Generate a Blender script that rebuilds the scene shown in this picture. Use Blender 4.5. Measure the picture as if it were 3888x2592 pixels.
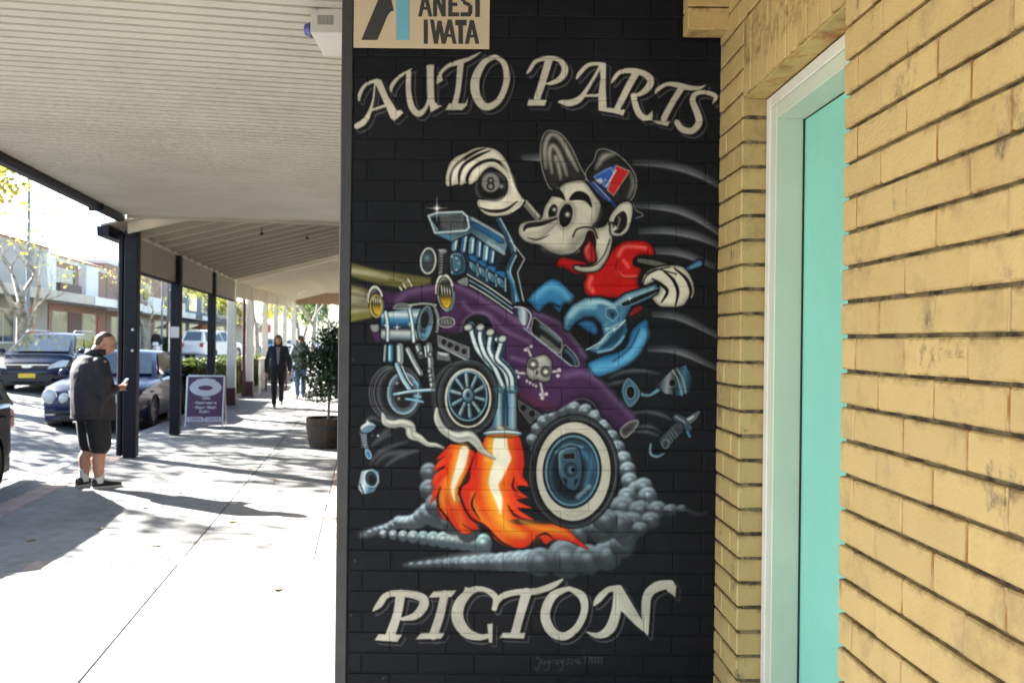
import bpy, bmesh, math, random
import numpy as np
from mathutils import Vector, Matrix
# ================================================================= camera, sky, sun, exposure
scene = bpy.context.scene
for o in list(bpy.data.objects): bpy.data.objects.remove(o)
COL = scene.collection
CAM_H = 1.62
cam_d = bpy.data.cameras.new('camera'); cam = bpy.data.objects.new('camera', cam_d); COL.objects.link(cam)
cam_d.sensor_width = 22.2; cam_d.lens = 18.17; cam_d.clip_start = .05; cam_d.clip_end = 3000
cam.matrix_world = Matrix.Translation((0, 0, CAM_H)) @ Matrix.Rotation(math.radians(90), 4, 'X') @ Matrix.Rotation(math.radians(.65), 4, 'Z')
cam_d.dof.use_dof = True; cam_d.dof.focus_distance = 2.7; cam_d.dof.aperture_fstop = 3.2
scene.camera = cam
SUN_DIR = Vector((-2.53, 1.46, 1.66)).normalized()          # towards the sun
elev = math.asin(SUN_DIR.z); azim = math.atan2(SUN_DIR.x, SUN_DIR.y)
world = bpy.data.worlds.new('World'); scene.world = world; world.use_nodes = True
wn = world.node_tree.nodes; wl = world.node_tree.links
sky = wn.new('ShaderNodeTexSky'); sky.sky_type = 'NISHITA'; sky.sun_disc = False
sky.sun_elevation = elev; sky.sun_rotation = azim; sky.dust_density = .7; sky.air_density = 1.0
wl.new(sky.outputs[0], wn['Background'].inputs[0]); wn['Background'].inputs[1].default_value = .055
sun_d = bpy.data.lights.new('sun', 'SUN'); sun_d.energy = 5.0; sun_d.angle = math.radians(.5); sun_d.color = (1, .965, .91)
sun = bpy.data.objects.new('sun', sun_d); COL.objects.link(sun); sun.rotation_euler = SUN_DIR.to_track_quat('Z', 'Y').to_euler()
vs = scene.view_settings; vs.view_transform = 'Standard'; vs.look = 'None'; vs.gamma = 1; vs.use_curve_mapping = False
vs.exposure = 3.27
scene.render.engine = 'CYCLES'
scene.cycles.max_bounces = 10; scene.cycles.diffuse_bounces = 5; scene.cycles.caustics_reflective = False; scene.cycles.caustics_refractive = False
scene.cycles.sample_clamp_indirect = 8
# street frame: s along the footpath (away), l to the left across the street
SA = math.atan(554/3183); SX, SY = -math.sin(SA), math.cos(SA)
def P(s, l, z=0): return Vector((s*SX-l*SY, s*SY+l*SX, z))
# ================================================================= helpers
PI = math.pi
def link(o, parent=None):
    COL.objects.link(o)
    if parent: o.parent = parent
    return o
def thing(name, label, cat, loc=(0, 0, 0), rz=0., group=None):
    o = bpy.data.objects.new(name, None); o.empty_display_size = .2; link(o); o.location = loc; o.rotation_euler = (0, 0, rz)
    return tag(o, label, cat, group)
def tag(o, label, cat, group=None):
    o['label'] = label; o['category'] = cat
    if group: o['group'] = group
    return o
class MB:
    def __init__(s): s.v = []; s.f = []; s.m = []; s.mi = 0
    def add(s, vs, fs):
        n = len(s.v); s.v += [tuple(v) for v in vs]; s.f += [tuple(i+n for i in f) for f in fs]; s.m += [s.mi]*len(fs); return s
    def box(s, x0, x1, y0, y1, z0, z1, ch=0):
        if ch <= 0:
            return s.add([(x0,y0,z0),(x1,y0,z0),(x1,y1,z0),(x0,y1,z0),(x0,y0,z1),(x1,y0,z1),(x1,y1,z1),(x0,y1,z1)],
                         [(0,3,2,1),(4,5,6,7),(0,1,5,4),(1,2,6,5),(2,3,7,6),(3,0,4,7)])
        c = ((x0+x1)/2, (y0+y1)/2, (z0+z1)/2); h = ((x1-x0)/2, (y1-y0)/2, (z1-z0)/2); V = []; ix = {}
        for sx in (-1, 1):
            for sy in (-1, 1):
                for sz in (-1, 1):
                    for a in range(3):
                        p = [sx*h[0], sy*h[1], sz*h[2]]
                        for b in range(3):
                            if b != a: p[b] -= (sx, sy, sz)[b]*ch
                        ix[(sx, sy, sz, a)] = len(V); V.append((c[0]+p[0], c[1]+p[1], c[2]+p[2]))
        F = []
        for a in range(3):
            b, d = (a+1) % 3, (a+2) % 3
            for sg in (-1, 1):
                q = []
                for (k, m) in ((-1,-1),(1,-1),(1,1),(-1,1)):
                    t = [0, 0, 0]; t[a] = sg; t[b] = k; t[d] = m; q.append(ix[(t[0], t[1], t[2], a)])
                F.append(q if sg > 0 else q[::-1])
            for k in (-1, 1):
                for m in (-1, 1):       # edge along axis a
                    t0 = [0,0,0]; t0[a] = -1; t0[b] = k; t0[d] = m; t1 = list(t0); t1[a] = 1
                    q = [ix[tuple(t0)+(b,)], ix[tuple(t1)+(b,)], ix[tuple(t1)+(d,)], ix[tuple(t0)+(d,)]]
                    F.append(q if k*m > 0 else q[::-1])
        for sx in (-1, 1):
            for sy in (-1, 1):
                for sz in (-1, 1):
                    q = [ix[(sx,sy,sz,0)], ix[(sx,sy,sz,1)], ix[(sx,sy,sz,2)]]; F.append(q if sx*sy*sz > 0 else q[::-1])
        return s.add(V, F)
    def tube(s, pts, rad, seg=8, cap=True):
        pts = [Vector(p) for p in pts]; n = len(pts); rad = [rad]*n if np.isscalar(rad) else rad; V = []; up = None
        for i, p in enumerate(pts):
            t = (pts[min(i+1, n-1)]-pts[max(i-1, 0)]).normalized()
            if up is None: up = t.orthogonal().normalized()
            up = (up-t*up.dot(t)); up = up.normalized() if up.length > 1e-6 else t.orthogonal().normalized(); w = t.cross(up)
            for k in range(seg): a = 2*PI*k/seg; V.append(p+(up*math.cos(a)+w*math.sin(a))*rad[i])
        F = [(i*seg+k, i*seg+(k+1) % seg, (i+1)*seg+(k+1) % seg, (i+1)*seg+k) for i in range(n-1) for k in range(seg)]
        if cap: F += [tuple(range(seg))[::-1], tuple((n-1)*seg+k for k in range(seg))]
        return s.add(V, F)
    def limb(s, pts, rad, seg=12):
        s.tube(pts, rad, seg)
        for p, r in zip(pts, rad): s.ball(p, (r, r, r), 10, 6)
        return s
    def ball(s, c, r, seg=14, rings=9, rot=None):
        V = []; 
        for i in range(rings+1):
            a = PI*i/rings
            for k in range(seg):
                b = 2*PI*k/seg; v = Vector((r[0]*math.sin(a)*math.cos(b), r[1]*math.sin(a)*math.sin(b), r[2]*math.cos(a)))
                if rot: v = rot @ v
                V.append(v+Vector(c))
        return s.add(V, [(i*seg+k, (i+1)*seg+k, (i+1)*seg+(k+1) % seg, i*seg+(k+1) % seg) for i in range(rings) for k in range(seg)])
    def rings(s, rs, seg=18, cap=True):
        """rs: (cx,cy,cz,rx,ry[,pow]) horizontal superellipse rings from bottom up"""
        V = []
        for r in rs:
            p = 2/(r[5] if len(r) > 5 else 2.2)
            for k in range(seg):
                a = 2*PI*k/seg; c, d = math.cos(a), math.sin(a)
                V.append((r[0]+r[3]*math.copysign(abs(c)**p, c), r[1]+r[4]*math.copysign(abs(d)**p, d), r[2]))
        n = len(rs); F = [(i*seg+k, i*seg+(k+1) % seg, (i+1)*seg+(k+1) % seg, (i+1)*seg+k) for i in range(n-1) for k in range(seg)]
        if cap: F += [tuple(range(seg))[::-1], tuple((n-1)*seg+k for k in range(seg))]
        return s.add(V, F)
    def lathe(s, prof, seg=20, axis='Z', c=(0, 0, 0)):
        V = []
        for r, h in prof:
            for k in range(seg):
                a = 2*PI*k/seg; x, y = r*math.cos(a), r*math.sin(a)
                v = (x, y, h) if axis == 'Z' else (h, x, y) if axis == 'X' else (y, h, x)
                V.append((v[0]+c[0], v[1]+c[1], v[2]+c[2]))
        n = len(prof); return s.add(V, [(i*seg+k, i*seg+(k+1) % seg, (i+1)*seg+(k+1) % seg, (i+1)*seg+k) for i in range(n-1) for k in range(seg)])
    def prism(s, poly, x0, x1):       # polygon in (y,z) extruded along x
        n = len(poly); V = [(x0, y, z) for y, z in poly]+[(x1, y, z) for y, z in poly]
        return s.add(V, [tuple(range(n))[::-1], tuple(range(n, 2*n))]+[(i, (i+1) % n, n+(i+1) % n, n+i) for i in range(n)])
    def prism_y(s, poly, y0, y1):     # polygon in (x,z) extruded along y
        n = len(poly); V = [(x, y0, z) for x, z in poly]+[(x, y1, z) for x, z in poly]
        return s.add(V, [tuple(range(n)), tuple(range(n, 2*n))[::-1]]+[(i, n+i, n+(i+1) % n, (i+1) % n) for i in range(n)])
    def quad(s, a, b, c, d): return s.add([a, b, c, d], [(0, 1, 2, 3)])
    def mesh(s, name, mats, smooth=None):
        me = bpy.data.meshes.new(name); me.from_pydata(s.v, [], s.f)
        for m in (mats if isinstance(mats, (list, tuple)) else [mats]): me.materials.append(m)
        if s.mi or any(s.m): me.polygons.foreach_set('material_index', s.m)
        bm = bmesh.new(); bm.from_mesh(me); bmesh.ops.recalc_face_normals(bm, faces=bm.faces)
        if smooth is not None:
            for f in bm.faces: f.smooth = True
            for e in bm.edges:
                if len(e.link_faces) == 2 and e.calc_face_angle(0) > math.radians(smooth): e.smooth = False
        bm.to_mesh(me); bm.free(); me.update(); return me
    def build(s, name, mats, parent=None, loc=None, rot=None, smooth=None):
        o = bpy.data.objects.new(name, s.mesh(name, mats, smooth)); link(o, parent)
        if loc is not None: o.location = loc
        if rot is not None: o.rotation_euler = rot
        return o
def obj(name, me, parent=None, loc=(0, 0, 0), rot=(0, 0, 0)):
    o = bpy.data.objects.new(name, me); link(o, parent); o.location = loc; o.rotation_euler = rot; return o
def structure(o): o['kind'] = 'structure'; return o
def copy_tree(o, parent=None):
    c = o.copy(); COL.objects.link(c); c.parent = parent
    for ch in list(o.children): copy_tree(ch, c)
    return c
def remesh(o, vox, it=5):
    m = o.modifiers.new('remesh', 'REMESH'); m.mode = 'VOXEL'; m.voxel_size = vox; m.use_smooth_shade = True
    m = o.modifiers.new('smooth', 'SMOOTH'); m.iterations = it; m.factor = .5; return o
_txt = {}
def text_mesh(txt, size, mat, ext=.0006, bold=0., align='CENTER', sx=1.):
    cu = bpy.data.curves.new('lettering', 'FONT'); cu.body = txt; cu.size = size; cu.extrude = ext; cu.offset = bold; cu.align_x = align; cu.align_y = 'CENTER'
    ob = bpy.data.objects.new('lettering', cu); COL.objects.link(ob); dg = bpy.context.evaluated_depsgraph_get()
    me = bpy.data.meshes.new_from_object(ob.evaluated_get(dg)); bpy.data.objects.remove(ob)
    if sx != 1: me.transform(Matrix.Diagonal((sx, 1, 1, 1)))
    me.materials.clear(); me.materials.append(mat); return me
# ================================================================= materials
def mat(name, col, rough=.6, var=.12, vs=6., bump=0., bs=90., metal=0., world=False, rnd=0., spec=.5, coat=0., detail=4., col2=None, thr=(.45, .62), ns2=3., sub=None, aniso=None):
    m = bpy.data.materials.new(name); m.use_nodes = True; n = m.node_tree.nodes; L = m.node_tree.links; b = n['Principled BSDF']
    b.inputs['Roughness'].default_value = rough; b.inputs['Metallic'].default_value = metal; b.inputs['Specular IOR Level'].default_value = spec; b.inputs['Coat Weight'].default_value = coat
    co = n.new('ShaderNodeNewGeometry').outputs['Position'] if world else n.new('ShaderNodeTexCoord').outputs['Object']
    if aniso:
        mp = n.new('ShaderNodeMapping'); mp.inputs['Scale'].default_value = aniso; L.new(co, mp.inputs[0]); co = mp.outputs[0]
    nz = n.new('ShaderNodeTexNoise'); nz.inputs['Scale'].default_value = vs; nz.inputs['Detail'].default_value = detail; L.new(co, nz.inputs['Vector'])
    mr = n.new('ShaderNodeMapRange'); mr.inputs['From Min'].default_value = .3; mr.inputs['From Max'].default_value = .7; mr.inputs['To Min'].default_value = 1-var; mr.inputs['To Max'].default_value = 1+var; L.new(nz.outputs['Fac'], mr.inputs['Value'])
    f = mr.outputs[0]
    if rnd:
        oi = n.new('ShaderNodeObjectInfo'); r2 = n.new('ShaderNodeMapRange'); r2.inputs['To Min'].default_value = 1-rnd; r2.inputs['To Max'].default_value = 1+rnd; L.new(oi.outputs['Random'], r2.inputs['Value'])
        mu = n.new('ShaderNodeMath'); mu.operation = 'MULTIPLY'; L.new(f, mu.inputs[0]); L.new(r2.outputs[0], mu.inputs[1]); f = mu.outputs[0]
    base = None
    if col2 is not None:
        n2 = n.new('ShaderNodeTexNoise'); n2.inputs['Scale'].default_value = ns2; n2.inputs['Detail'].default_value = 6; n2.inputs['Roughness'].default_value = .7; L.new(co, n2.inputs['Vector'])
        m2 = n.new('ShaderNodeMapRange'); m2.inputs['From Min'].default_value = thr[0]; m2.inputs['From Max'].default_value = thr[1]; L.new(n2.outputs['Fac'], m2.inputs['Value'])
        mx = n.new('ShaderNodeMix'); mx.data_type = 'RGBA'; mx.inputs['A'].default_value = (*col, 1); mx.inputs['B'].default_value = (*col2, 1); L.new(m2.outputs[0], mx.inputs['Factor']); base = mx.outputs['Result']
    vm = n.new('ShaderNodeVectorMath'); vm.operation = 'SCALE'; L.new(f, vm.inputs['Scale'])
    if base is None: vm.inputs[0].default_value = col
    else: L.new(base, vm.inputs[0])
    L.new(vm.outputs[0], b.inputs['Base Color'])
    if bump:
        nb = n.new('ShaderNodeTexNoise'); nb.inputs['Scale'].default_value = bs; nb.inputs['Detail'].default_value = 5; L.new(co, nb.inputs['Vector'])
        bp = n.new('ShaderNodeBump'); bp.inputs['Strength'].default_value = bump; bp.inputs['Distance'].default_value = .01; L.new(nb.outputs['Fac'], bp.inputs['Height']); L.new(bp.outputs[0], b.inputs['Normal'])
    return m
def leafmat(name, col, col2, trans=.5):
    m = bpy.data.materials.new(name); m.use_nodes = True; n = m.node_tree.nodes; L = m.node_tree.links; b = n['Principled BSDF']; out = n['Material Output']
    nz = n.new('ShaderNodeTexNoise'); nz.inputs['Scale'].default_value = 1.7; nz.inputs['Detail'].default_value = 5; g = n.new('ShaderNodeNewGeometry'); L.new(g.outputs['Position'], nz.inputs['Vector'])
    mr = n.new('ShaderNodeMapRange'); mr.inputs['From Min'].default_value = .35; mr.inputs['From Max'].default_value = .65; L.new(nz.outputs['Fac'], mr.inputs['Value'])
    mx = n.new('ShaderNodeMix'); mx.data_type = 'RGBA'; mx.inputs['A'].default_value = (*col, 1); mx.inputs['B'].default_value = (*col2, 1); L.new(mr.outputs[0], mx.inputs['Factor'])
    L.new(mx.outputs['Result'], b.inputs['Base Color']); b.inputs['Roughness'].default_value = .5
    tr = n.new('ShaderNodeBsdfTranslucent'); L.new(mx.outputs['Result'], tr.inputs['Color']); ms = n.new('ShaderNodeMixShader'); ms.inputs[0].default_value = trans; L.new(b.outputs[0], ms.inputs[1]); L.new(tr.outputs[0], ms.inputs[2]); L.new(ms.outputs[0], out.inputs['Surface'])
    return m
M = {}
M['asphalt'] = mat('asphalt', (.15, .15, .15), .85, .25, 3, .5, 160, col2=(.20, .198, .19), ns2=1.2, thr=(.4, .7))
M['concrete'] = mat('concrete', (.265, .262, .25), .85, .16, 9, .4, 240, world=True, col2=(.175, .173, .168), ns2=1.1, thr=(.42, .72), rnd=.04)
M['kerb'] = mat('kerb_concrete', (.34, .33, .31), .85, .15, 5, .4, 120)
M['paver'] = mat('paver', (.42, .32, .27), .85, .2, 14, .4, 150, world=True, rnd=.14)
M['joint'] = mat('joint_dirt', (.07, .065, .055), .95, .2, 20)
M['line'] = mat('line_paint', (.6, .6, .57), .7, .25, 9)
M['soil'] = mat('soil', (.06, .045, .03), .95, .3, 12)
M['ground'] = mat('ground', (.14, .15, .08), .95, .3, .4)
M['soffit'] = mat('soffit_paint', (.45, .43, .36), .5, .06, 1.5, world=True, rnd=.03, col2=(.37, .35, .285), ns2=1.1, thr=(.5, .75))
M['cream'] = mat('cream_paint', (.45, .41, .33), .55, .06, 2)
M['cream2'] = mat('pale_cream_paint', (.70, .66, .54), .5, .06, 2)
M['navy'] = mat('dark_post_paint', (.008, .009, .017), .5, .2, 9, .06, 60, spec=.25, col2=(.025, .025, .03), ns2=7, thr=(.62, .75))
M['gutter'] = mat('dark_gutter', (.010, .010, .016), .5, .2, 5, spec=.25)
M['maroon'] = mat('maroon_paint', (.085, .028, .036), .5, .15, 6)
M['whitepaint'] = mat('white_paint', (.72, .71, .66), .45, .05, 4)
M['tan'] = mat('tan_beam', (.34, .22, .14), .7, .1, 4)
M['steel'] = mat('galvanised', (.45, .46, .47), .4, .1, 9, metal=.8)
M['chrome'] = mat('chrome', (.75, .76, .78), .12, .03, 4, metal=1)
M['glass'] = mat('window_glass', (.025, .032, .04), .06, .1, 2, spec=.9)
M['carglass'] = mat('car_glass', (.03, .045, .06), .05, .1, 2, spec=1.0)
M['tyre'] = mat('tyre_rubber', (.022, .022, .024), .8, .15, 20)
M['plastic'] = mat('black_plastic', (.02, .02, .022), .55, .1, 20)
M['lamp'] = mat('headlamp', (.62, .64, .64), .15, .08, 30, spec=.8)
M['tail'] = mat('tail_lamp', (.35, .015, .015), .2, .1, 20, spec=.8)
M['amber'] = mat('amber_lamp', (.75, .25, .03), .25, .1, 20)
M['bark'] = mat('plane_bark', (.30, .27, .22), .85, .3, 6, .5, 40, col2=(.15, .13, .10), ns2=4, thr=(.5, .56))
M['leaf_autumn'] = leafmat('autumn_leaf', (.42, .36, .05), (.18, .24, .035), .55)
M['leaf_green'] = leafmat('green_leaf', (.055, .10, .022), (.10, .14, .03), .4)
M['leaf_dark'] = leafmat('dark_leaf', (.018, .042, .016), (.035, .066, .02), .25)
M['hedge'] = leafmat('hedge_leaf', (.05, .085, .02), (.11, .13, .03), .35)

def speckle(m, scale, size, colour, amount):
    """small round spots (gum, splashes) scattered over a surface"""
    n = m.node_tree.nodes; L = m.node_tree.links; b = n['Principled BSDF']; src = b.inputs['Base Color'].links[0].from_socket; g = n.new('ShaderNodeNewGeometry')
    vo = n.new('ShaderNodeTexVoronoi'); vo.inputs['Scale'].default_value = scale; L.new(g.outputs['Position'], vo.inputs['Vector'])
    mr = n.new('ShaderNodeMapRange'); mr.inputs['From Min'].default_value = size; mr.inputs['From Max'].default_value = size*.6; mr.inputs['To Max'].default_value = amount; L.new(vo.outputs['Distance'], mr.inputs['Value'])
    mx = n.new('ShaderNodeMix'); mx.data_type = 'RGBA'; L.new(mr.outputs[0], mx.inputs['Factor']); L.new(src, mx.inputs['A']); mx.inputs['B'].default_value = (*colour, 1); L.new(mx.outputs['Result'], b.inputs['Base Color'])
speckle(M['concrete'], 2.6, .075, (.10, .10, .10), .75); speckle(M['concrete'], 14, .12, (.16, .155, .15), .5)
# ================================================================= the setting: ground, road, kerb, footpath
KERB = 3.82
def road_z(l):
    pts = [(KERB, -.13), (5.5, -.02), (9, .27), (30, .30)]
    if l <= pts[0][0]: return pts[0][1]
    for (a, za), (b, zb) in zip(pts, pts[1:]):
        if l <= b: return za+(zb-za)*(l-a)/(b-a)
    return pts[-1][1]
def street_obj(name, mb, m, smooth=None): return mb.build(name, m, None, (0, 0, 0), (0, 0, SA), smooth)
def sheet(name, l0, l1, s0, s1, z, m, ns=1): 
    return structure(street_obj(name, MB().quad((-l1, s0, z), (-l0, s0, z), (-l0, s1, z), (-l1, s1, z)), m))
sheet('ground', -400, 500, -300, 1500, -.35, M['ground'])
rl = [KERB-.02, 4.0, 4.6, 5.5, 6.5, 7.5, 8.3, 9, 12, 17]
mb = MB(); ss = [-60, -20, 0, 20, 40, 80, 160, 420]
V = [(-l, s, road_z(l) if l > 3.9 else -.13) for s in ss for l in rl]; n = len(rl)
mb.add(V, [(i*n+k, i*n+k+1, (i+1)*n+k+1, (i+1)*n+k) for i in range(len(ss)-1) for k in range(n-1)])
structure(street_obj('road', mb, M['asphalt'], 60))
# concrete gutter and kerb
structure(street_obj('gutter', MB().add([(-4.2, -60, road_z(4.2)+.006), (-(KERB-.01), -60, -.122), (-(KERB-.01), 200, -.122), (-4.2, 200, road_z(4.2)+.006)], [(0, 1, 2, 3)]), M['kerb']))
kerb = structure(street_obj('kerb', MB().box(-KERB, -KERB+.16, -60, -59, -.3, 0), M['kerb']))
kb = MB().box(-KERB, -KERB+.16, 0, 2.388, -.3, .0, .012).mesh('kerb_stone', M['kerb'], 30)
for k in range(26): obj('kerb_stone', kb, kerb, (0, -6+k*2.4, 0))
sheet('far_footpath', 17, 24, -60, 420, .42, M['concrete'])
structure(street_obj('far_kerb', MB().box(-17.1, -16.95, -60, 420, 0, .43), M['kerb']))
# painted parking bays and centre line
mb = MB()
for s in (3.4, 10.9, 18.6, 26.2): mb.quad((-6.1, s, road_z(6.1)+.006), (-4.25, s, road_z(4.25)+.012), (-4.25, s+.1, road_z(4.25)+.012), (-6.1, s+.1, road_z(6.1)+.006))
for k in range(30): mb.quad((-10.06, 6+k*6, .285), (-9.94, 6+k*6, .285), (-9.94, 8.4+k*6, .285), (-10.06, 8.4+k*6, .285))
structure(street_obj('road_markings', mb, M['line']))
# footpath: bedding, concrete slabs, brick paver bands
fp = structure(street_obj('footpath', MB().box(-(KERB-.165), 1.4, -60, 200, -.3, -.012), M['joint']))
def slab(l0, l1, s0, s1, z=0.): 
    g = .004
    MB().box(-l1+g, -l0-g, s0+g, s1-g, -.011, z, .003).build('concrete_slab', M['concrete'], fp)
BAND = (6.30, 6.53)
edges = [-6, -2.4, 1.2, 3.75, BAND[0]]
for a, b in zip(edges, edges[1:]):
    slab(1.31, KERB-.17, a, b); slab(-1.4, 1.31, a, b)
e2 = [BAND[1], 9.9, 13.3, 16.7, 20.1, 23.5, 26.9, 30.3]
for a, b in zip(e2, e2[1:]):
    slab(1.31, KERB-.17, a, b); slab(.36, 1.31, a, b); slab(-1.4, .115, a, b)
slab(-1.4, KERB-.17, 30.3, 80)
pv = [MB().box(-.1195, .1195, -.0568, .0568, -.011, .001+.001*k, .004).mesh('paver', M['paver']) for k in range(3)]
pr = random.Random(5); slab(2.26, KERB-.17, BAND[0], BAND[1]); slab(-1.4, .36, BAND[0], BAND[1])
for k in range(30):                       # band across the footpath
    l = .36+.058+k*.116
    if l < 2.3: obj('paver', pv[pr.randrange(3)], fp, (-l, (BAND[0]+BAND[1])/2, 0), (0, 0, PI/2))
for k in range(135):                      # band along the shop fronts
    s = BAND[1]+.055+k*.1165
    if s < 22: obj('paver', pv[pr.randrange(3)], fp, (-.237, s, 0), (0, 0, 0))
for k in range(48):                       # band beside the kerb
    obj('paver', pv[pr.randrange(3)], fp, (-3.33, 6.6+k*.1165, .002), (0, 0, 0))
# distant wooded rise closing the street
mb = MB(); N = 40
for j in range(4):
    for i in range(N+1):
        a = i/N; d = 420+j*60; mb.v.append((-d*.9+a*d*1.6, d, -.3+(0, 10, 18, 14)[j]*(.6+.4*math.sin(a*9+j))))
mb.f = [(j*(N+1)+i, j*(N+1)+i+1, (j+1)*(N+1)+i+1, (j+1)*(N+1)+i) for j in range(3) for i in range(N)]; mb.m = [0]*len(mb.f)
structure(mb.build('hills', M['ground'], None, (0, 0, 0), (0, 0, SA), 60))
# ---------------------------------------------------------------- wall painting (drawn as brush strokes into a generated image)
MK = 0.75; MX0, MY0, MX1, MY1 = 752, -40, 1672, 1604
MW, MH = int((MX1-MX0)*MK), int((MY1-MY0)*MK)
CV = np.zeros((MH, MW, 3), np.float32); CV[:] = np.array([17, 19, 25])
def _cr(ox, oy, k): return lambda *p: [(ox+p[i]*k, oy+p[i+1]*k) for i in range(0, len(p), 2)]
c1 = _cr(762.2, 0, .20832); c2 = _cr(1185.7, 84.7, .20577); c3 = _cr(967.9, 278.3, .28293)
c4 = _cr(774.3, 459.8, .23144); c5 = _cr(774.3, 725.9, .23144); c6 = _cr(1149.4, 604.9, .27004)
c7 = _cr(774.3, 943.7, .36008); c8 = _cr(762.2, 1300.7, .3755); co = _cr(0, 0, 1)
def spl(P, closed, n=7, extra=None):
    P = np.asarray(P, float)
    if extra is not None: P = np.column_stack([P, extra])
    N = len(P)
    if N < 3: return P
    idx = lambda i: i % N if closed else min(max(i, 0), N-1)
    out = []
    t = np.linspace(0, 1, n, endpoint=False)[:, None]
    for i in range(N if closed else N-1):
        a, b, c, d = P[idx(i-1)], P[idx(i)], P[idx(i+1)], P[idx(i+2)]
        out.append(.5*((2*b)+(-a+c)*t+(2*a-5*b+4*c-d)*t*t+(-a+3*b-3*c+d)*t**3))
    if not closed: out.append(P[-1:])
    return np.vstack(out)
def _win(xy, pad):
    x0 = max(int(xy[:, 0].min()-pad), 0); x1 = min(int(xy[:, 0].max()+pad)+2, MW)
    y0 = max(int(xy[:, 1].min()-pad), 0); y1 = min(int(xy[:, 1].max()+pad)+2, MH)
    if x1 <= x0 or y1 <= y0: return None
    gx, gy = np.meshgrid(np.arange(x0, x1, dtype=np.float32)+.5, np.arange(y0, y1, dtype=np.float32)+.5)
    return x0, x1, y0, y1, gx, gy
def _cc(P):
    P = np.asarray(P, float).copy(); P[:, 0] = (P[:, 0]-MX0)*MK; P[:, 1] = (P[:, 1]-MY0)*MK; return P
def _put(w, m, col):
    x0, x1, y0, y1, _, _ = w; r = CV[y0:y1, x0:x1]; r += (col-r)*m[..., None]
def fill(pts, c, sm=1, soft=.7, a=1., g=None, rim=None, out=None, hi=None):
    """closed shape; g=(p,q,colour2): gradient; rim=(colour,width): airbrushed edge; hi=(colour,dx,dy,width): lit side; out=(colour,width)"""
    P = _cc(spl(pts, True) if sm else pts); w = _win(P, 4+soft*2)
    if w is None: return
    gx, gy = w[4], w[5]; d2 = np.full(gx.shape, 1e9, np.float32); ins = np.zeros(gx.shape, bool); N = len(P)
    for i in range(N):
        ax, ay = P[i]; bx, by = P[(i+1) % N]; ex, ey = bx-ax, by-ay; L = ex*ex+ey*ey+1e-9
        t = np.clip(((gx-ax)*ex+(gy-ay)*ey)/L, 0, 1); d2 = np.minimum(d2, (gx-ax-t*ex)**2+(gy-ay-t*ey)**2)
        if ay != by: ins ^= ((ay > gy) != (by > gy)) & (gx < ex*(gy-ay)/(by-ay)+ax)
    d = np.sqrt(d2); sd = np.where(ins, -d, d)
    col = np.zeros(gx.shape+(3,), np.float32); col[:] = c
    if g is not None:
        p, q = _cc([g[0], g[1]]); e = q-p; t = np.clip(((gx-p[0])*e[0]+(gy-p[1])*e[1])/(e@e), 0, 1)[..., None]
        cs = [np.array(c, float)]+[np.array(k, float) for k in g[2:]]; n = len(cs)-1
        col[:] = 0
        for i in range(n+1): col += cs[i]*np.clip(1-abs(t*n-i), 0, 1)
    if hi is not None:
        gyy, gxx = np.gradient(sd); f = np.clip(gxx*hi[1]+gyy*hi[2], 0, 1)*np.exp(-np.maximum(-sd-hi[3]*MK, 0)**2/(hi[3]*MK*.8)**2)
        col += (np.array(hi[0])-col)*f[..., None]
    if rim is not None:
        f = np.exp(-(d/(rim[1]*MK))**1.5)[..., None]; col += (np.array(rim[0])-col)*f
    _put(w, np.clip(.5-sd/(2*soft), 0, 1)*a, col)
    if out is not None: _put(w, np.clip((out[1]*MK/2-d)/1.1+.5, 0, 1), np.array(out[0], np.float32))
def line(pts, wd, c, closed=False, sm=1, soft=.6, a=1.):
    n = len(pts); wd = [wd]*n if np.isscalar(wd) else wd
    P = spl(pts, closed, 7, np.array(wd, float)) if sm and n > 2 else np.column_stack([np.asarray(pts, float), wd])
    xy = _cc(P[:, :2]); R = np.maximum(P[:, 2], .2)*MK/2; w = _win(xy, R.max()+3+2*soft*MK)
    if w is None: return
    gx, gy = w[4], w[5]; sd = np.full(gx.shape, 1e9, np.float32); N = len(xy)
    for i in range(N if closed else N-1):
        ax, ay = xy[i]; bx, by = xy[(i+1) % N]; ex, ey = bx-ax, by-ay; L = ex*ex+ey*ey+1e-9
        t = np.clip(((gx-ax)*ex+(gy-ay)*ey)/L, 0, 1)
        sd = np.minimum(sd, np.sqrt((gx-ax-t*ex)**2+(gy-ay-t*ey)**2)-(R[i]+(R[(i+1) % N]-R[i])*t))
    _put(w, np.clip(.5-sd/(2*soft*max(MK, .5)), 0, 1)*a, np.array(c, np.float32))
def air(pts, wd, c, a=.7, closed=False): line(pts, wd, c, closed, soft=np.max(wd)*.45+.6, a=a)
def glow(x, y, r, c, a=.9, ry=None):
    P = _cc([(x, y)]); w = _win(P, max(r, ry or r)*MK*2.2)
    if w is None: return
    _put(w, a*np.exp(-((w[4]-P[0, 0])/(r*MK))**2-((w[5]-P[0, 1])/((ry or r)*MK))**2), np.array(c, np.float32))
def ell(cx, cy, rx, ry, rot=0, n=18):
    t = np.linspace(0, 2*math.pi, n, endpoint=False); cr, sr = math.cos(math.radians(rot)), math.sin(math.radians(rot))
    return [(cx+rx*math.cos(k)*cr-ry*math.sin(k)*sr, cy+rx*math.cos(k)*sr+ry*math.sin(k)*cr) for k in t]
def star(x, y, r): 
    line([(x-r, y), (x, y), (x+r, y)], [.3, 2.2, .3], (235, 238, 240), sm=0); line([(x, y-r), (x, y), (x, y+r*1.2)], [.3, 2.2, .3], (235, 238, 240), sm=0); glow(x, y, r*.22, (250, 250, 250), .9)
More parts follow.
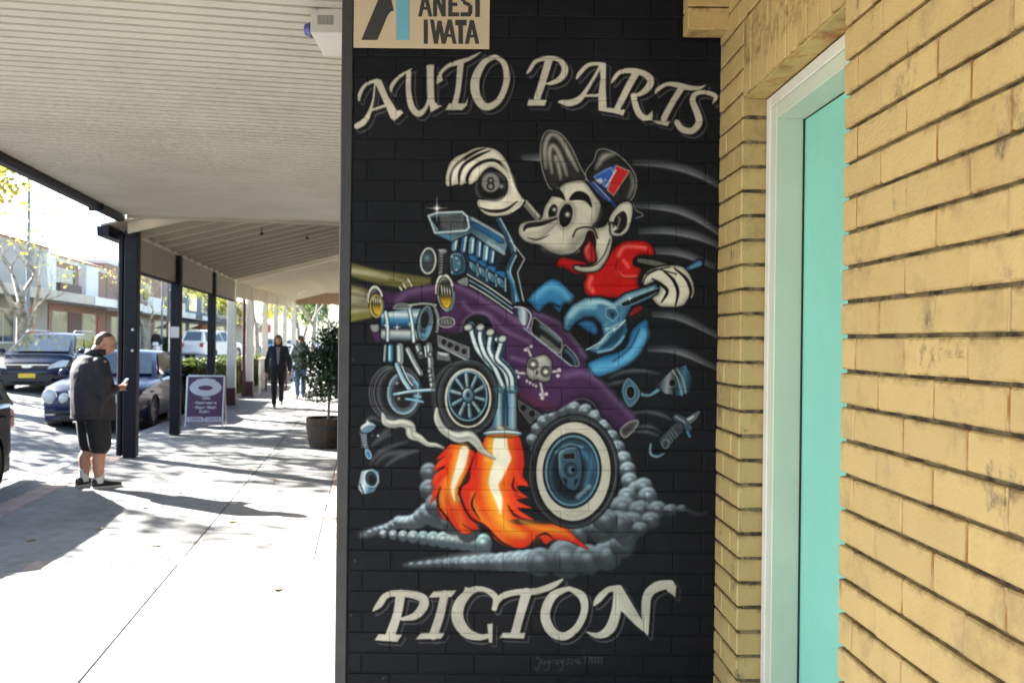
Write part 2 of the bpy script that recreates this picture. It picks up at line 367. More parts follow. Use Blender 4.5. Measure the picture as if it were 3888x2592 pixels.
WH = (180, 175, 164); GR = (128, 130, 132); BK = (12, 12, 15); BL = (52, 118, 160); LB = (128, 172, 192); DB = (20, 44, 70); CH = (196, 208, 212)
def letters(cr, k, strokes, polys):
    def go(dx, dy, ex, c, soft=.6, a=1):
        for s in strokes:
            p = [(s[i]+dx, s[i+1]+dy) for i in range(0, len(s), 3)]; line(cr(*[v for q in p for v in q]), [max(s[i+2], 4)*.91*k+ex for i in range(0, len(s), 3)], c, soft=soft, a=a)
        for q in polys:
            p = cr(*[v+(dx if i % 2 == 0 else dy) for i, v in enumerate(q)]); fill(p, c, sm=0, a=a, soft=soft)
            if ex: line(p, ex, c, closed=True, sm=0, soft=soft, a=a)
    o = 8.5/k
    go(o, o*.9, 3.2, (92, 92, 98), 1.2, .9); go(o*.95, o*.8, -1.2, (18, 18, 21)); go(0, 0, 4, (16, 16, 19), 1.2, .85); go(0, 0, 0, WH)
def paint_mural():
    # speed streaks
    for p in ((1455, 372, 1530, 378, 1600, 398, 1660, 430), (1462, 470, 1540, 478, 1600, 500, 1660, 540), (1470, 530, 1540, 530, 1610, 545, 1665, 570),
              (1480, 575, 1560, 580, 1640, 610), (1500, 720, 1560, 728, 1650, 770), (1490, 800, 1560, 806, 1660, 850), (1200, 360, 1240, 362, 1300, 372)):
        q = co(*p); air(q, [2]+[13]*(len(q)-2)+[2], (104, 106, 114), .75); air([(x, y+6) for x, y in q], [1]+[4]*(len(q)-2)+[1], (158, 160, 166), .65)
    letters(c1, .20832, [(300,1105,30,310,1030,45,380,930,40,500,888,48), (478,895,20,455,1100,27,410,1250,50,350,1345,75,275,1392,72), (440,1215,30,590,1165,35),
        (655,1015,20,660,950,48,740,850,40,880,760,14), (848,800,62,845,1000,68,880,1180,78,960,1255,76,1040,1180,44,1070,1070,34), (1085,750,86,1090,1050,86,1110,1170,72),
        (1195,860,40,1205,800,42,1290,725,48,1400,690,62,1530,640,44,1650,572,8), (1420,700,80,1390,1000,68,1350,1160,76),
        (1800,625,55,1680,690,78,1590,850,105,1580,1000,112,1640,1140,102,1720,1180,88,1830,1120,76,1905,980,76,1930,830,82,1890,690,66,1800,625,55)],
        [(480,880,545,878,620,1060,720,1220,760,1210,790,1245,690,1335,650,1310,580,1150,480,930), (1040,722,1128,712,1128,760,1042,765), (1085,1245,1080,1150,1150,1130,1170,1160,1220,1165),
         (1150,935,1160,835,1210,835,1230,890), (1250,1215,1290,1140,1470,1140,1505,1065,1490,1160,1440,1215)])
    letters(c2, .20577, [(115,415,14,150,370,46,220,275,52,350,240,60,480,260,62,545,360,85,500,460,76,400,515,52,335,525,20), (365,260,95,300,480,90,235,680,85),
        (670,475,14,700,420,50,790,325,52,880,302,46,980,310,50), (940,330,40,860,470,40,780,600,50,700,700,78,590,738,86,500,725,50,470,735,14), (740,660,30,985,650,40),
        (1330,420,90,1250,560,86,1170,720,82,1120,815,72), (1062,518,14,1090,470,45,1160,395,52,1290,380,70,1420,410,76,1500,480,86,1470,570,86,1380,640,56,1290,652,24),
        (1310,660,75,1340,790,80,1390,880,80,1460,905,60,1510,880,40), (1552,635,14,1580,590,50,1680,530,48,1800,540,70,1930,570,66,2050,570,42,2120,535,8),
        (1840,580,80,1740,740,76,1650,910,80), (2195,745,16,2225,665,58,2110,620,52,2000,640,60,1970,720,76,2020,850,86,2040,960,86,1960,1050,80,1850,1030,80,1795,955,70)],
        [(120,770,140,695,345,700,320,770), (930,310,1005,300,1000,560,1012,800,1040,830,918,822,915,650,940,460), (920,825,1030,790,1220,815,1195,880,1080,850),
         (1525,820,1520,930,1400,940), (1510,930,1720,940,1690,1000,1570,970), (1755,940,1830,930,1830,990,1780,1000)])
    letters(c8, .3755, [(250,272,10,290,230,45,340,172,42,450,165,46,550,190,60,560,240,66,510,300,52,430,320,24), (420,170,66,400,290,60,360,410,66), (690,170,56,660,300,60,620,420,60),
        (995,255,36,1000,185,44,930,140,38,850,150,50,780,230,76,770,320,82,820,400,72,900,430,46,970,420,30), (990,255,30,1030,190,42,1120,157,42,1250,150,46,1350,115,42,1410,78,16),
        (1190,160,70,1150,300,60,1120,410,60), (1450,132,32,1350,180,60,1305,290,66,1340,390,66,1420,425,56,1500,370,50,1545,270,50,1530,180,56,1450,132,32),
        (1603,238,10,1630,200,46,1690,142,42,1760,130,40), (1750,140,60,1740,270,66,1700,380,70,1630,420,42,1560,400,12), (1930,415,16,1920,300,56,1930,180,62,1990,122,70,2070,108,60)],
        [(260,450,285,412,430,415,400,460), (590,190,620,152,765,145,730,185), (510,445,545,405,690,405,670,440), (950,350,985,345,982,465,960,465), (800,165,815,122,880,140,850,170),
         (1025,435,1045,405,1185,405,1175,440), (1735,118,1778,125,1900,330,1935,420,1860,360,1760,260), (2103,186,2050,150,2050,85,2108,115)])
    # painter's faint signature
    for p in ((1262,545,1252,560,1275,565,1270,600,1255,630,1245,620), (1290,570,1285,590,1300,588,1303,572,1306,592), (1318,570,1322,588,1335,570,1325,625,1305,630), (1350,590,1350,572,1362,570),
              (1372,575,1372,592,1388,590,1385,572,1372,575), (1400,568,1404,588,1418,568,1405,630,1390,632), (1440,565,1432,590,1450,590,1452,566,1440,565), (1465,568,1478,568,1462,592,1482,592),
              (1490,565,1488,580,1502,580), (1500,565,1500,594), (1512,568,1510,592,1524,588,1510,580), (1535,552,1552,552,1545,590), (1560,552,1577,552,1570,590)):
        line(c8(*p), 1.3, (110, 110, 116), a=.75)
    for i in range(4):
        x = 1590+i*20; line(c8(x-8,556,x+4,556,x-3,570,x+6,580,x-6,592), 1.4, (120, 120, 126), a=.8)
    # headlight beams
    fill(c4(930,770,400,690,-60,570,-60,700,400,830,700,880,930,830), (132,124,62), sm=0, soft=2.5, a=.75, g=(c4(-60,640)[0], c4(930,800)[0], (120,112,60)))
    fill(c4(330,960,300,880,-60,780,-60,1250,340,1165), (138,128,58), sm=0, soft=2.5, a=.8, g=(c4(0,800)[0], c4(60,1230)[0], (108,104,84), (150,140,62)))
    for p in ((-60,670,300,710,560,770,700,820), (-60,690,250,725,500,780), (-60,860,150,895,300,940), (-60,1000,150,1010,310,1030), (-60,1110,150,1100,310,1090), (-60,940,200,970,320,990)):
        air(c4(*p), [9, 8]+[3]*(len(p)//2-2), (190,190,170), .6)
    air(c4(-60,760,200,830,330,900), 5, (60,58,50), .7)
    # --- smoke under the car
    def puff(x, y, r, ry=None, tone=1., c=(118,130,140)):
        ry = ry or r; E = ell(x, y, r, ry)
        fill(E, tuple(v*.42*tone for v in c), soft=2.0, a=.92, hi=(tuple(min(255, v*1.35*tone) for v in c), -.25, -.95, r*.22))
        glow(x-r*.1, y-ry*.28, r*.5, tuple(min(255, v*1.4*tone) for v in c), .8, ry*.34); glow(x+r*.2, y+ry*.3, r*.4, tuple(v*.62 for v in c), .5, ry*.3)
        line(E[10:17], 1.1, tuple(min(255, v*1.25) for v in c), a=.7, soft=1)
    for p in ((830,1228,840,1225,905,1205,960,1190,1010,1205,1080,1240), (930,1297,980,1292,1040,1282,1120,1270)):
        air(co(*p), [3]+[14]*(len(p)//2-1), (150,160,166), .7)
    rr = random.Random(4)
    for i in range(15):
        t = i/14.; puff(850+t*190, 1222-t*70+26*t*abs(math.sin(t*9)), 7+25*t, 6+22*t, 1.2+.2*rr.random())
    for i in range(11):
        t = i/10.; puff(880+t*230, 1226+t*22, 8+20*t*(1-t*.4), 9+20*t*(1-t*.3), 1.25+.25*rr.random(), (122,146,158))
    for x, y, r in ((985,1085,20),(985,1125,22),(1000,1160,24),(1040,1200,26),(1075,1215,28)): puff(x, y, r, r*1.1)
    for i in range(14):
        t = i/13.; puff(945+t*270, 1296-t*8, 6+20*t, 5+22*t, 1.05+.25*rr.random(), (112,126,136))
    for x, y, r in ((1240,1290,32),(1300,1282,44),(1350,1285,34),(1395,1275,34),(1430,1250,30),(1440,1225,28),(1330,1225,26),(1380,1215,30)): puff(x, y, r, r*1.05, .92)
    ang = [(1232,1035),(1222,1010),(1234,985),(1248,968),(1266,955),(1290,942),(1318,938),(1345,944),(1368,958),(1390,980),(1405,1005),(1418,1030),(1432,1055),(1442,1080),(1446,1105),(1462,1125),(1440,1140),(1478,1118),(1488,1140)]
    for i, (x, y) in enumerate(ang): puff(x, y, 13+.5*i, 13+.5*i, 1.15)
    for x, y, r in ((1430,1165,30),(1470,1172,26),(1510,1170,22),(1540,1172,16),(1565,1168,10),(1450,1200,28),(1420,1205,36),(1495,1195,22),(1390,1195,30),(1470,1215,18)): puff(x, y, r, r*.9, .9)
    air(co(1550,1165,1575,1170,1600,1180,1625,1176), [10,6,4,1], (90,94,100), .7)
    # --- rear wheel (left far) and front wheels
    def tyre(cx, cy, rx, ry, lines=((.92,70),(.86,40))):
        fill(ell(cx, cy, rx, ry), (20,20,23), out=((70,78,86),1.6), rim=((62,68,76),rx*.12))
        for f, v in lines: line(ell(cx, cy, rx*f, ry*f), 1.2, (v,v,v+6), closed=True, a=.8)
    for k, v in ((0,120),(6,92),(12,140),(20,80)): line(ell(c5(600,760)[0][0]-10+k*.7, c5(600,760)[0][1], 55-k*.2, 64-k*.3)[5:14], 2.2, (v,v+8,v+14), a=.8)
    tyre(918, 902, 50, 61)
    fill(ell(926, 903, 36, 48), (36,38,44), rim=(LB,7), out=((150,160,166),2)); fill(ell(926, 903, 27, 38), (24,25,30), rim=((90,94,100),4))
    for x, y in ((912,880),(916,915),(940,885)): glow(x, y, 3, (200,205,208), .9)
    # suspension
    for p, w_, c in (((480,290,470,440),9,(90,104,112)),((530,300,530,430),18,BL),((620,300,625,450),22,(120,130,136)),((700,330,770,470,830,570),16,(110,118,124)),((590,480,650,620,720,730),14,LB),((640,490,700,620,750,690),5,CH),
                     ((800,300,830,390),20,(86,92,98)),((910,290,925,440,930,560,945,690),20,(96,102,106)),((870,300,880,400),5,CH)):
        line(c5(*p), w_, BK); line(c5(*p), w_*.72, c); line([(x-w_*.12, y) for x, y in c5(*p)], w_*.2, (205,212,216))
    for q in ((925,380),(915,545),(930,630),(830,370)): x, y = c5(*q)[0]; fill(ell(x,y,5.5,6.5), (110,116,122), out=(BK,2)); glow(x-1,y-1,2,(235,235,235))
    fill(c5(1000,190,1310,310,1310,420,1000,270), (88,90,96), sm=0, out=((150,152,156),1.6))
    for q in ((1060,255),(1120,285),(1190,320),(1260,350)): x, y = c5(*q)[0]; fill(ell(x,y,7,7.5), (20,20,24), out=((130,132,136),1.2))
    fill(c5(1000,275,1340,450,1330,470,1000,300), (150,152,154), sm=0); fill(c5(990,350,1110,370,1130,450,990,430), (92,96,102), sm=0, hi=((180,184,188),0,-1,4))
    line(c5(560,775,740,745,960,730), 9, BK); line(c5(560,775,740,745,960,730), 6.5, LB); line(c5(600,770,740,738,950,722), 2, (225,230,232))
    for p in ((760,650,790,660,800,700), (680,820,760,830,850,850), (770,790,830,800)): line(c5(*p), 6, BL); line(c5(*p), 2, CH)
    # front wheel
    cx, cy = c5(1300,800)[0]
    for k in range(4): line(ell(cx-6-k*4, cy-1, 70-k, 83-k)[6:14], 1.6, (96-k*10,)*3, a=.8)
    tyre(cx, cy, 69, 84, ((.9,60),)); line(ell(cx,cy+3,51,66), 5, (200,196,184), closed=True); line(ell(cx-1,cy-2,44,56), 3.4, LB, closed=True); fill(ell(cx-1,cy-3,41,53), (18,22,28), rim=(DB,5))
    for i in range(10):
        t = i*math.pi/5+.2; q = [(cx+math.cos(t)*12, cy-3+math.sin(t)*15), (cx+math.cos(t)*38, cy-3+math.sin(t)*49)]
        line(q, [7,9], (92,116,130) if i % 2 else (70,104,126)); line([(x-1.5,y-1) for x, y in q], [1.5,2.5], (190,202,206))
    fill(ell(cx,cy-4,14,17), (64,92,112), out=(BK,2.5), hi=(CH,-.7,-.7,4)); fill(ell(cx,cy-4,6,8), (30,50,70), out=(LB,1.4))
    # exhaust stack
    fill(c5(1600,700,1780,690,1790,1100,1830,1150,1450,1150,1530,1090,1590,900), (60,104,132), sm=0, g=(c5(1560,900)[0], c5(1790,900)[0], (150,184,198), (24,44,64), (70,124,156), (150,172,182), (44,60,76)), out=(BK,2))
    line(c5(1680,720,1690,900,1690,1090), 3, (16,24,34))
    # --- purple body
    BP = (62,36,72); HP = (110,84,122)
    fill(c4(340,1290,420,1290,440,1390,380,1400), BP); 
    body = c4(430,880,560,900,660,890,740,860,980,845,1170,800,1300,860,1500,960,1740,1120)+c6(110,330,260,375,420,450,560,580,690,740,770,880,850,990,960,1110,1080,1250,1175,1335,1010,1440,900,1330,850,1290,830,1210,770,1155,680,1140,590,1180,500,1240,400,1275,280,1230,160,1140,140,1000)+c5(1730,560,1620,450,1600,330,1560,190,1500,90,1400,40)+c4(1550,1250,1480,1160,1380,1125,1290,1180,1240,1290,1190,1340,1010,1310,1000,1010,700,1010,470,1090,440,960)
    fill(body, BP, sm=0, soft=1, rim=((38,20,46),10), out=(BK,2.4))
    for p, w_ in (((600,1000,680,930,800,890,980,870),14), ((1190,850,1350,930,1600,1080,1800,1210,2000,1330),12), ((1250,1020,1330,1100,1500,1130,1650,1280,1900,1400),9), ((1230,1300,1270,1180,1380,1115,1500,1150,1560,1260),5)):
        air(c4(*p), w_, HP, .75)
    for p, w_ in (((300,420,480,500,600,620,720,790),10), ((560,950,700,930,850,1020,1000,1180,1120,1300),14), ((500,1250,600,1180,690,1150,780,1180,830,1260),4), ((100,800,300,860),8)):
        air(c6(*p), w_, (112,88,128), .7)
    air(c6(160,1100,300,1180,450,1220), 16, (88,34,52), .5)
    # windows of the car
    fill(c6(285,460,340,500,420,560,520,660,500,760,420,710,270,590,270,520), (18,20,26), out=((150,152,156),2.4)); fill(c6(545,695,600,740,650,800,665,870,590,860,520,790), (18,20,26), out=((150,152,156),2.2))
    air(c6(350,530,430,590,500,650), 9, (120,136,140), .8); air(c6(350,630,420,680,490,740), 8, (150,150,140), .7); air(c6(560,740,620,800,640,850), 7, (70,110,130), .8)
    line(c6(200,550,350,670,600,870), 3.2, (140,160,176)); line(c6(120,370,200,380,260,440,230,550), 3, CH); fill(c6(150,380,200,390,240,440,210,530,160,480), (80,120,140), g=(c6(150,440)[0], c6(250,440)[0], (190,200,204), (30,40,50)))
    # skull and bones
    for p in ((230,720,265,800), (130,930,240,935), (430,920,510,915), (340,1010,365,1130)):
        line(c6(*p), 7.5, (60,48,66)); line(c6(*p), 5, (176,168,178))
    for q in ((215,735),(262,705),(135,920),(150,965),(500,905),(490,955),(345,1115),(390,1110),(355,1145)): x, y = c6(*q)[0]; fill(ell(x,y,5,4.5), (184,172,184), out=((70,56,76),1))
    fill(c6(290,790,380,770,440,830,435,930,420,1000,350,1010,310,990,280,1000,225,960,215,890,240,810), (150,148,146), rim=((70,66,72),6), out=(BK,2), hi=((190,188,184),-.5,-.8,8))
    for q in ((278,858),(385,920)): x, y = c6(*q)[0]; fill(ell(x,y,12,13), (40,38,44), out=((96,94,96),3)); glow(x,y,6,(240,240,225),.95)
    fill(c6(310,900,325,930,295,960), (30,28,34), sm=0)
    for q in ((225,1000),(252,1015),(280,1030),(303,1042)): x, y = c6(*q)[0]; fill(ell(x,y,3.4,4.4), (170,166,170), out=((60,50,60),1))
    # tail pipe
    fill(c6(1020,1420,1090,1350,1170,1335,1150,1400,1060,1480), (50,46,50), out=((150,150,150),2.2), rim=((110,106,104),5))
    fill(c6(150,1160,340,1280,250,1360,160,1240), (62,62,68), sm=0, out=((110,110,114),1.4)); 
    for q in ((195,1228),(268,1275)): x, y = c6(*q)[0]; fill(ell(x,y,8,9), (16,16,20), out=((110,110,114),1.2))
    # --- exhaust headers
    for p in ((1290,110,1330,90,1350,180,1400,320,1500,450,1590,560,1640,720), (1400,110,1430,120,1430,230,1480,380,1560,480,1660,700), (1500,170,1530,200,1520,330,1580,440,1680,560,1720,720), (1590,230,1640,240,1620,330,1600,420,1680,500,1740,600,1750,720)):
        q = c5(*p); n = len(q); w_ = [17,20]+[21]*(n-2); line(q, w_, BK); line(q, [v*.8 for v in w_], (78,112,132)); line([(x-3,y) for x, y in q], [v*.34 for v in w_], (202,210,212)); line([(x+5,y+1) for x, y in q], [v*.2 for v in w_], (24,40,56))
    for q in ((1300,110),(1420,110),(1520,160),(1640,225)): x, y = c5(*q)[0]; fill(ell(x,y,11,9,-20), (190,192,188), rim=((96,110,120),4), out=(BK,2))
    fill(c5(1560,700,1790,690,1790,760,1590,760), (66,110,138), a=.35)
    # --- front crusher drum (blower)
    q = c4(430,1180,470,1110,860,1070,930,1180,900,1340,840,1400,470,1400,430,1300)
    fill(q, (96,132,150), g=(c4(640,1090)[0], c4(640,1400)[0], (206,212,214), (70,128,164), (40,96,136), (20,30,40), (190,196,196), (120,140,150), (24,30,36)), out=(BK,3))
    for p in ((480,1110,500,1240,500,1390), (720,1090,745,1240,760,1400)): line(c4(*p), 10, BK); line(c4(*p), 7.5, (150,176,190)); line(c4(*p), 2.5, (235,238,240))
    x, y = c4(875,1220)[0]; fill(ell(x,y,19,42,8), (40,52,64), out=(BK,3), rim=((140,160,172),6)); fill(ell(x-1,y-8,11,22,8), (22,26,34), out=((96,120,136),2)); air(c4(840,1330,880,1340,915,1260), 6, (90,160,200), .9)
    fill(c4(560,1075,600,1030,700,1030,730,1070), (90,96,102), out=((190,194,196),1.8)); line(c4(720,1040,860,1025,980,1040), 5, (170,176,170)); line(c4(960,1050,1000,1160,990,1300), 7, (120,124,120)); 
    for i in range(9): line(c4(930+4*i,1060+i*27,965+3*i,1075+i*27), 2, BK)
    star(*c4(595,1260)[0], 9); star(*c4(480,1240)[0], 6); star(*c4(720,1230)[0], 6)
    fill(c4(320,1240,360,1225,415,1230,415,1300,350,1310), (140,142,142), out=(BK,1.6), rim=((70,72,74),3)); 
    x, y = c4(1085,1210)[0]; fill(ell(x,y,19,12), (120,122,122), out=((200,200,196),1.8), rim=((60,60,64),4))
    for i in range(5): line(c4(1020+i*28,1180,1035+i*28,1240), 1.6, (30,30,34))
    # headlights
    for cx_, cy_, rx, ry in ((c4(1072,920)[0]+(21,43)), (c4(385,1010)[0]+(17,36))):
        fill(ell(cx_,cy_,rx,ry,-6), (176,178,172), out=(BK,2.4), rim=((90,100,104),4)); fill(ell(cx_+1,cy_+3,rx*.72,ry*.76,-6), (70,72,70), out=((26,24,20),2), g=((cx_,cy_-ry*.7),(cx_,cy_+ry*.75),(44,46,48),(30,30,28),(150,120,24),(196,164,40)))
        for i in range(4): line([(cx_-rx*.46+i*rx*.3, cy_-ry*.42+i*2), (cx_-rx*.36+i*rx*.3, cy_-ry*.2+i*2), (cx_-rx*.34+i*rx*.3, cy_+ry*.12)], [1, 2.6, 1], (222,220,208))
        line(ell(cx_,cy_-1,rx*.96,ry*.97,-6)[9:18], 4.5, (212,214,208)); line(ell(cx_,cy_+3,rx*.86,ry*.88,-6)[9:17], 2.4, BK); air(ell(cx_,cy_,rx*1.0,ry*1.0,-6)[0:6], 2.5, (90,150,176), .8)
    line(ell(c4(385,1050)[0][0], c4(385,1050)[0][1], 13, 25), 3, (196,160,56), closed=True)
    for i, p in enumerate(((620,860,640,890), (650,820,680,870), (700,780,740,850))): line(c4(*p), 6, (30,34,30)); line(c4(*p), 4, (206,204,180))
    # --- engine
    fill(c4(1110,500,1250,490,1400,560,1620,690,1600,880,1400,810,1250,720,1120,740), (26,44,62), sm=0, out=(BK,2.4))
    for i in range(4):
        x = 1310+i*92; y = 545+i*52
        fill(c4(x,y+60,x+70,y+95,x+75,y+175,x+10,y+140), (56,92,116), out=(BK,2), hi=((150,176,188),-.7,-.7,5)); fill(c4(x-10,y,x+80,y+10,x+70,y+70,x+10,y+40), (36,92,150), out=(BK,1.6)); line(c4(x+85,y+70,x+85,y+200), 4, (120,150,166))
    fill(c4(1120,540,1230,520,1280,590,1270,720,1160,750,1120,720), (40,74,98), out=(BK,3), hi=((110,146,166),-.5,-.7,6)); fill(c4(1140,560,1210,560,1240,620,1225,690,1150,700), (64,104,126), out=(BK,1.8))
    for q in ((1140,560),(1185,575),(1205,625),(1185,690),(1140,715)): glow(*c4(*q)[0], 2.2, (230,234,234))
    fill(c4(1010,500,1090,490,1115,560,1100,700,1040,740,1000,700), (30,32,38), hi=((150,152,156),-.2,-1,8), out=(BK,2))
    x, y = c4(925,610)[0]
    for i in range(12): 
        t = -1.4+i*.24; line([(x+17+math.cos(t)*6, y+math.sin(t)*28), (x+24+math.cos(t)*4, y+math.sin(t)*28)], 2, (170,170,168))
    fill(ell(x-5,y-2,17,29,4), (52,60,66), out=((190,194,192),4.5), rim=((30,34,40),5)); glow(x-8,y-8,7,(96,136,150),.9); 
    # valve rails
    for k in range(3): line(c4(1290,735+k*45,1500,860+k*45,1740,1030+k*45), 6, BK); line(c4(1290,735+k*45,1500,860+k*45,1740,1030+k*45), 3.2, (190,198,198) if k != 1 else LB)
    fill(c4(1190,800,1290,760,1300,850,1220,840), (120,126,128), out=(BK,2))
    # injector throats
    fill(c4(1120,370,1330,340,1560,490,1640,560,1600,690,1400,560,1120,500), (18,32,46), sm=0, soft=1.2)
    for i, p in enumerate(((1180,360,1160,480), (1270,360,1250,500), (1340,390,1330,510), (1410,420,1400,550), (1480,460,1470,580), (1545,490,1530,610))): line(c4(*p), 17, BK); line(c4(*p), 13, (44,90,128) if i % 2 else (84,130,156)); line([(x+2,y) for x, y in c4(*p)], 3.5, (206,212,212)); 
    # scoop
    fill(c4(900,150,990,120,1240,110,1330,160,1690,370,1700,430,1660,550,1560,500,1330,330,1140,410,980,340,960,310), (58,82,98), sm=0, out=(BK,2.2), g=(c4(1300,150)[0], c4(1300,400)[0], (44,66,86), (90,118,132)))
    fill(c4(1335,220,1450,260,1600,340,1660,400,1620,430,1480,340,1350,260), (34,92,140), rim=((18,44,70),3)); air(c4(1340,180,1500,270,1680,380), 5, (190,202,206), .9); air(c4(1500,420,1600,480,1655,530), 6, (170,186,192), .8); fill(c4(980,340,1140,410,1160,350), (70,120,146), sm=0)
    line(c4(905,155,990,125,1240,115,1290,160,1310,270,1280,300,970,325,940,240), 4.5, (186,196,198), closed=True, sm=0); fill(c4(930,175,1235,135,1275,170,1290,275,980,300), (22,26,32), sm=0); fill(c4(930,190,1010,300,980,300), (110,150,164), sm=0)
    for i in range(11):
        line(c4(1020+i*24,145,1060+i*20,290) if i < 10 else c4(1240,150,1285,270), 1.1, (140,144,146), a=.8)
        line(c4(1025,285-i*13,1280-i*3,275-i*13), 1.1, (130,134,136), a=.8)
    star(*c4(990,80)[0], 26); 
    # lever / steering column
    for p in ((1600,180,1720,410,1760,550), (1760,550,1700,700,1740,830,1760,1000)): line(c4(*p), 17, BK); line(c4(*p), 13, (34,64,88)); line([(x+4,y) for x, y in c4(*p)], 3.5, (150,170,180))
    line(c4(1720,400,1860,580,1790,720,1850,1000), 3, (170,178,180), sm=0); line(c4(1690,700,1750,840,1800,1000), 5, BL)
    # --- flames
    def flame(pts, g): fill(pts, (206,44,22), soft=.8, g=g, out=((60,14,8),1.2))
    R_, O_, Y_ = (196,34,20), (220,92,26), (230,168,44)
    flame(c7(930,200,960,160,1140,150,1180,220,1195,330,1185,410,1220,470,1150,480,1130,520,1160,545,1215,550,1130,570,1140,600,1235,615,1120,622,1150,660,1250,690,1190,685,1090,700,1180,725,1290,720,1440,730,1520,800,1600,880,1480,830,1380,820,1330,850,1280,800,1200,870,1080,860,1010,820,950,740,860,690,810,600,780,520,830,400,870,290), (c7(800,500)[0], c7(1230,500)[0], R_, O_, O_, R_, R_))
    flame(c7(730,210,830,235,880,270,850,350,780,480,770,560,830,660,900,740,870,760,800,720,860,770,800,780,740,700,680,690,640,620,640,540,600,580,620,480,600,460,640,400,690,350,620,380,650,320,690,290,630,310,690,240), (c7(600,500)[0], c7(860,480)[0], R_, O_, R_))
    for p in ((620,380,660,330,720,290), (605,470,640,410,700,370), (600,590,630,500,680,440), (1220,480,1160,440,1140,380), (1215,550,1150,520,1110,460), (1240,618,1150,590,1100,540), (1250,692,1160,650,1110,600), (690,690,670,600,690,520), (800,780,740,700,710,620), (900,750,840,690,790,600)):
        line(c7(*p), [2, 12, 9], (206,52,24), soft=1)
    for p, w_ in (((800,260,770,380,735,480,745,600),[22,26,22,8]), ((1045,190,1030,300),[40,50]), ((1040,300,1000,470,1040,640,1120,770,1280,770,1400,770),[54,50,44,24,14,4])): air(c7(*p), w_, (224,104,28), .85)
    for p, w_ in (((800,250,770,380,738,480,745,570),[22,24,18,6]), ((980,190,965,300),[14,14]), ((1000,330,985,480,1025,640,1090,745,1180,785),[26,28,24,18,6])): air(c7(*p), w_, Y_, .95)
    for p, w_ in (((1045,140,1040,230,1050,300),[26,36,40]), ((1060,300,1020,400,1000,470,1030,560,1042,650),[36,32,22,17,4]), ((812,250,790,340,760,420,738,500,750,570),[20,21,15,9,2])): line(c7(*p), w_, (232,226,206), soft=2.2)
    for p in ((1180,700,1300,750,1420,760,1500,810), (870,520,880,620,950,720), (690,430,670,560,700,660)): air(c7(*p), [6]+[16]*(len(p)//2-2)+[3], (228,150,40), .8)
    for p in ((870,290,830,420,785,500,790,560,850,680,940,730,1000,800), (1130,420,1120,480,1150,520), (640,600,700,680,760,760), (770,490,830,450,850,390), (880,520,860,600,910,690), (1090,600,1130,660,1200,690), (960,740,1040,830,1120,865), (660,480,640,560,660,640), (1270,800,1330,780,1380,815)):
        line(c7(*p), [1.5]+[5.5]*(len(p)//2-2)+[1.5], (52,12,8), soft=1.2)
    # collar over the flames
    x, y = c5(1640,1165)[0]; fill(ell(x,y,46,9), (60,120,160), out=(BK,2), hi=((200,216,222),0,-1,4)); fill(ell(x,y+4,38,4.5), (150,90,40))
    # white smoke trails
    for p, w_ in (((455,975,480,1050,560,1070,640,1060,720,1090,740,1170,820,1210,900,1270,980,1280,1060,1310), (6,16,18,18,22,22,15,10,9,2)), ((990,920,990,1010,1030,1100,1100,1160,1200,1200,1310,1190,1380,1250,1440,1330,1560,1410), (5,14,16,18,24,24,20,13,3))):
        line(c5(*p), [v+3 for v in w_], (40,42,44), a=.7, soft=1.5); line(c5(*p), w_, (172,172,166), soft=1.4); 
        q = c5(*p); air([(a_-1, b_-2) for a_, b_ in q], [v*.35 for v in w_], (232,230,222), .9); air([(a_+2, b_+3) for a_, b_ in q], [v*.25 for v in w_], (104,108,110), .7)
    # --- big rear wheel
    cx, cy = c7(1508,385)[0]
    fill(ell(cx,cy,104,130,4), (18,18,21), rim=((70,74,80),7), out=((12,12,14),3)); line(ell(cx+1,cy+1,96,122,4)[13:18]+ell(cx+1,cy+1,96,122,4)[0:4], 2, (92,96,104))
    fill(ell(cx,cy,87,115,2), WH, out=(BK,3), rim=((170,166,154),4)); fill(ell(cx-3,cy-2,66,86,4), (30,36,44), out=(BK,3)); line(ell(cx-3,cy-2,60,79,4), 5, (88,128,150), closed=True); fill(ell(cx-2,cy,54,72,4), (18,24,32), rim=((44,74,98),7))
    air(co(cx+18,cy-48,cx+38,cy-18,cx+30,cy+30), 15, (64,110,142), .85); air(co(cx+10,cy+58,cx+36,cy+34), 8, (140,170,182), .8); air(co(cx-40,cy-44,cx-10,cy-62,cx+20,cy-56), 5, (120,160,180), .8)
    fill(co(cx-32,cy-48,cx+8,cy-56,cx+20,cy-20,cx+18,cy+18,cx+6,cy+44,cx-12,cy+40,cx-30,cy+18,cx-36,cy-14), (48,72,92), out=(BK,2.4), hi=((120,150,166),-.6,-.6,5))
    fill(co(cx-26,cy-40,cx+2,cy-44,cx+4,cy-28,cx-22,cy-28), (18,20,24), sm=0, out=((110,130,140),1.4)); fill(co(cx-28,cy+12,cx-14,cy+18,cx-16,cy+34), (18,20,24), sm=0); fill(co(cx+2,cy+18,cx+12,cy+16,cx+2,cy+36), (18,20,24), sm=0)
    line(ell(cx-6,cy-4,13,15), 3, (18,22,28), closed=True); fill(ell(cx-6,cy-4,8,10), (70,100,118), out=(BK,1.5)); fill(ell(cx,cy-4,6,7), BK, out=((90,110,122),1.4))
    air(co(cx-40,cy+94,cx,cy+103,cx+30,cy+94), 5, (150,146,136), .6)
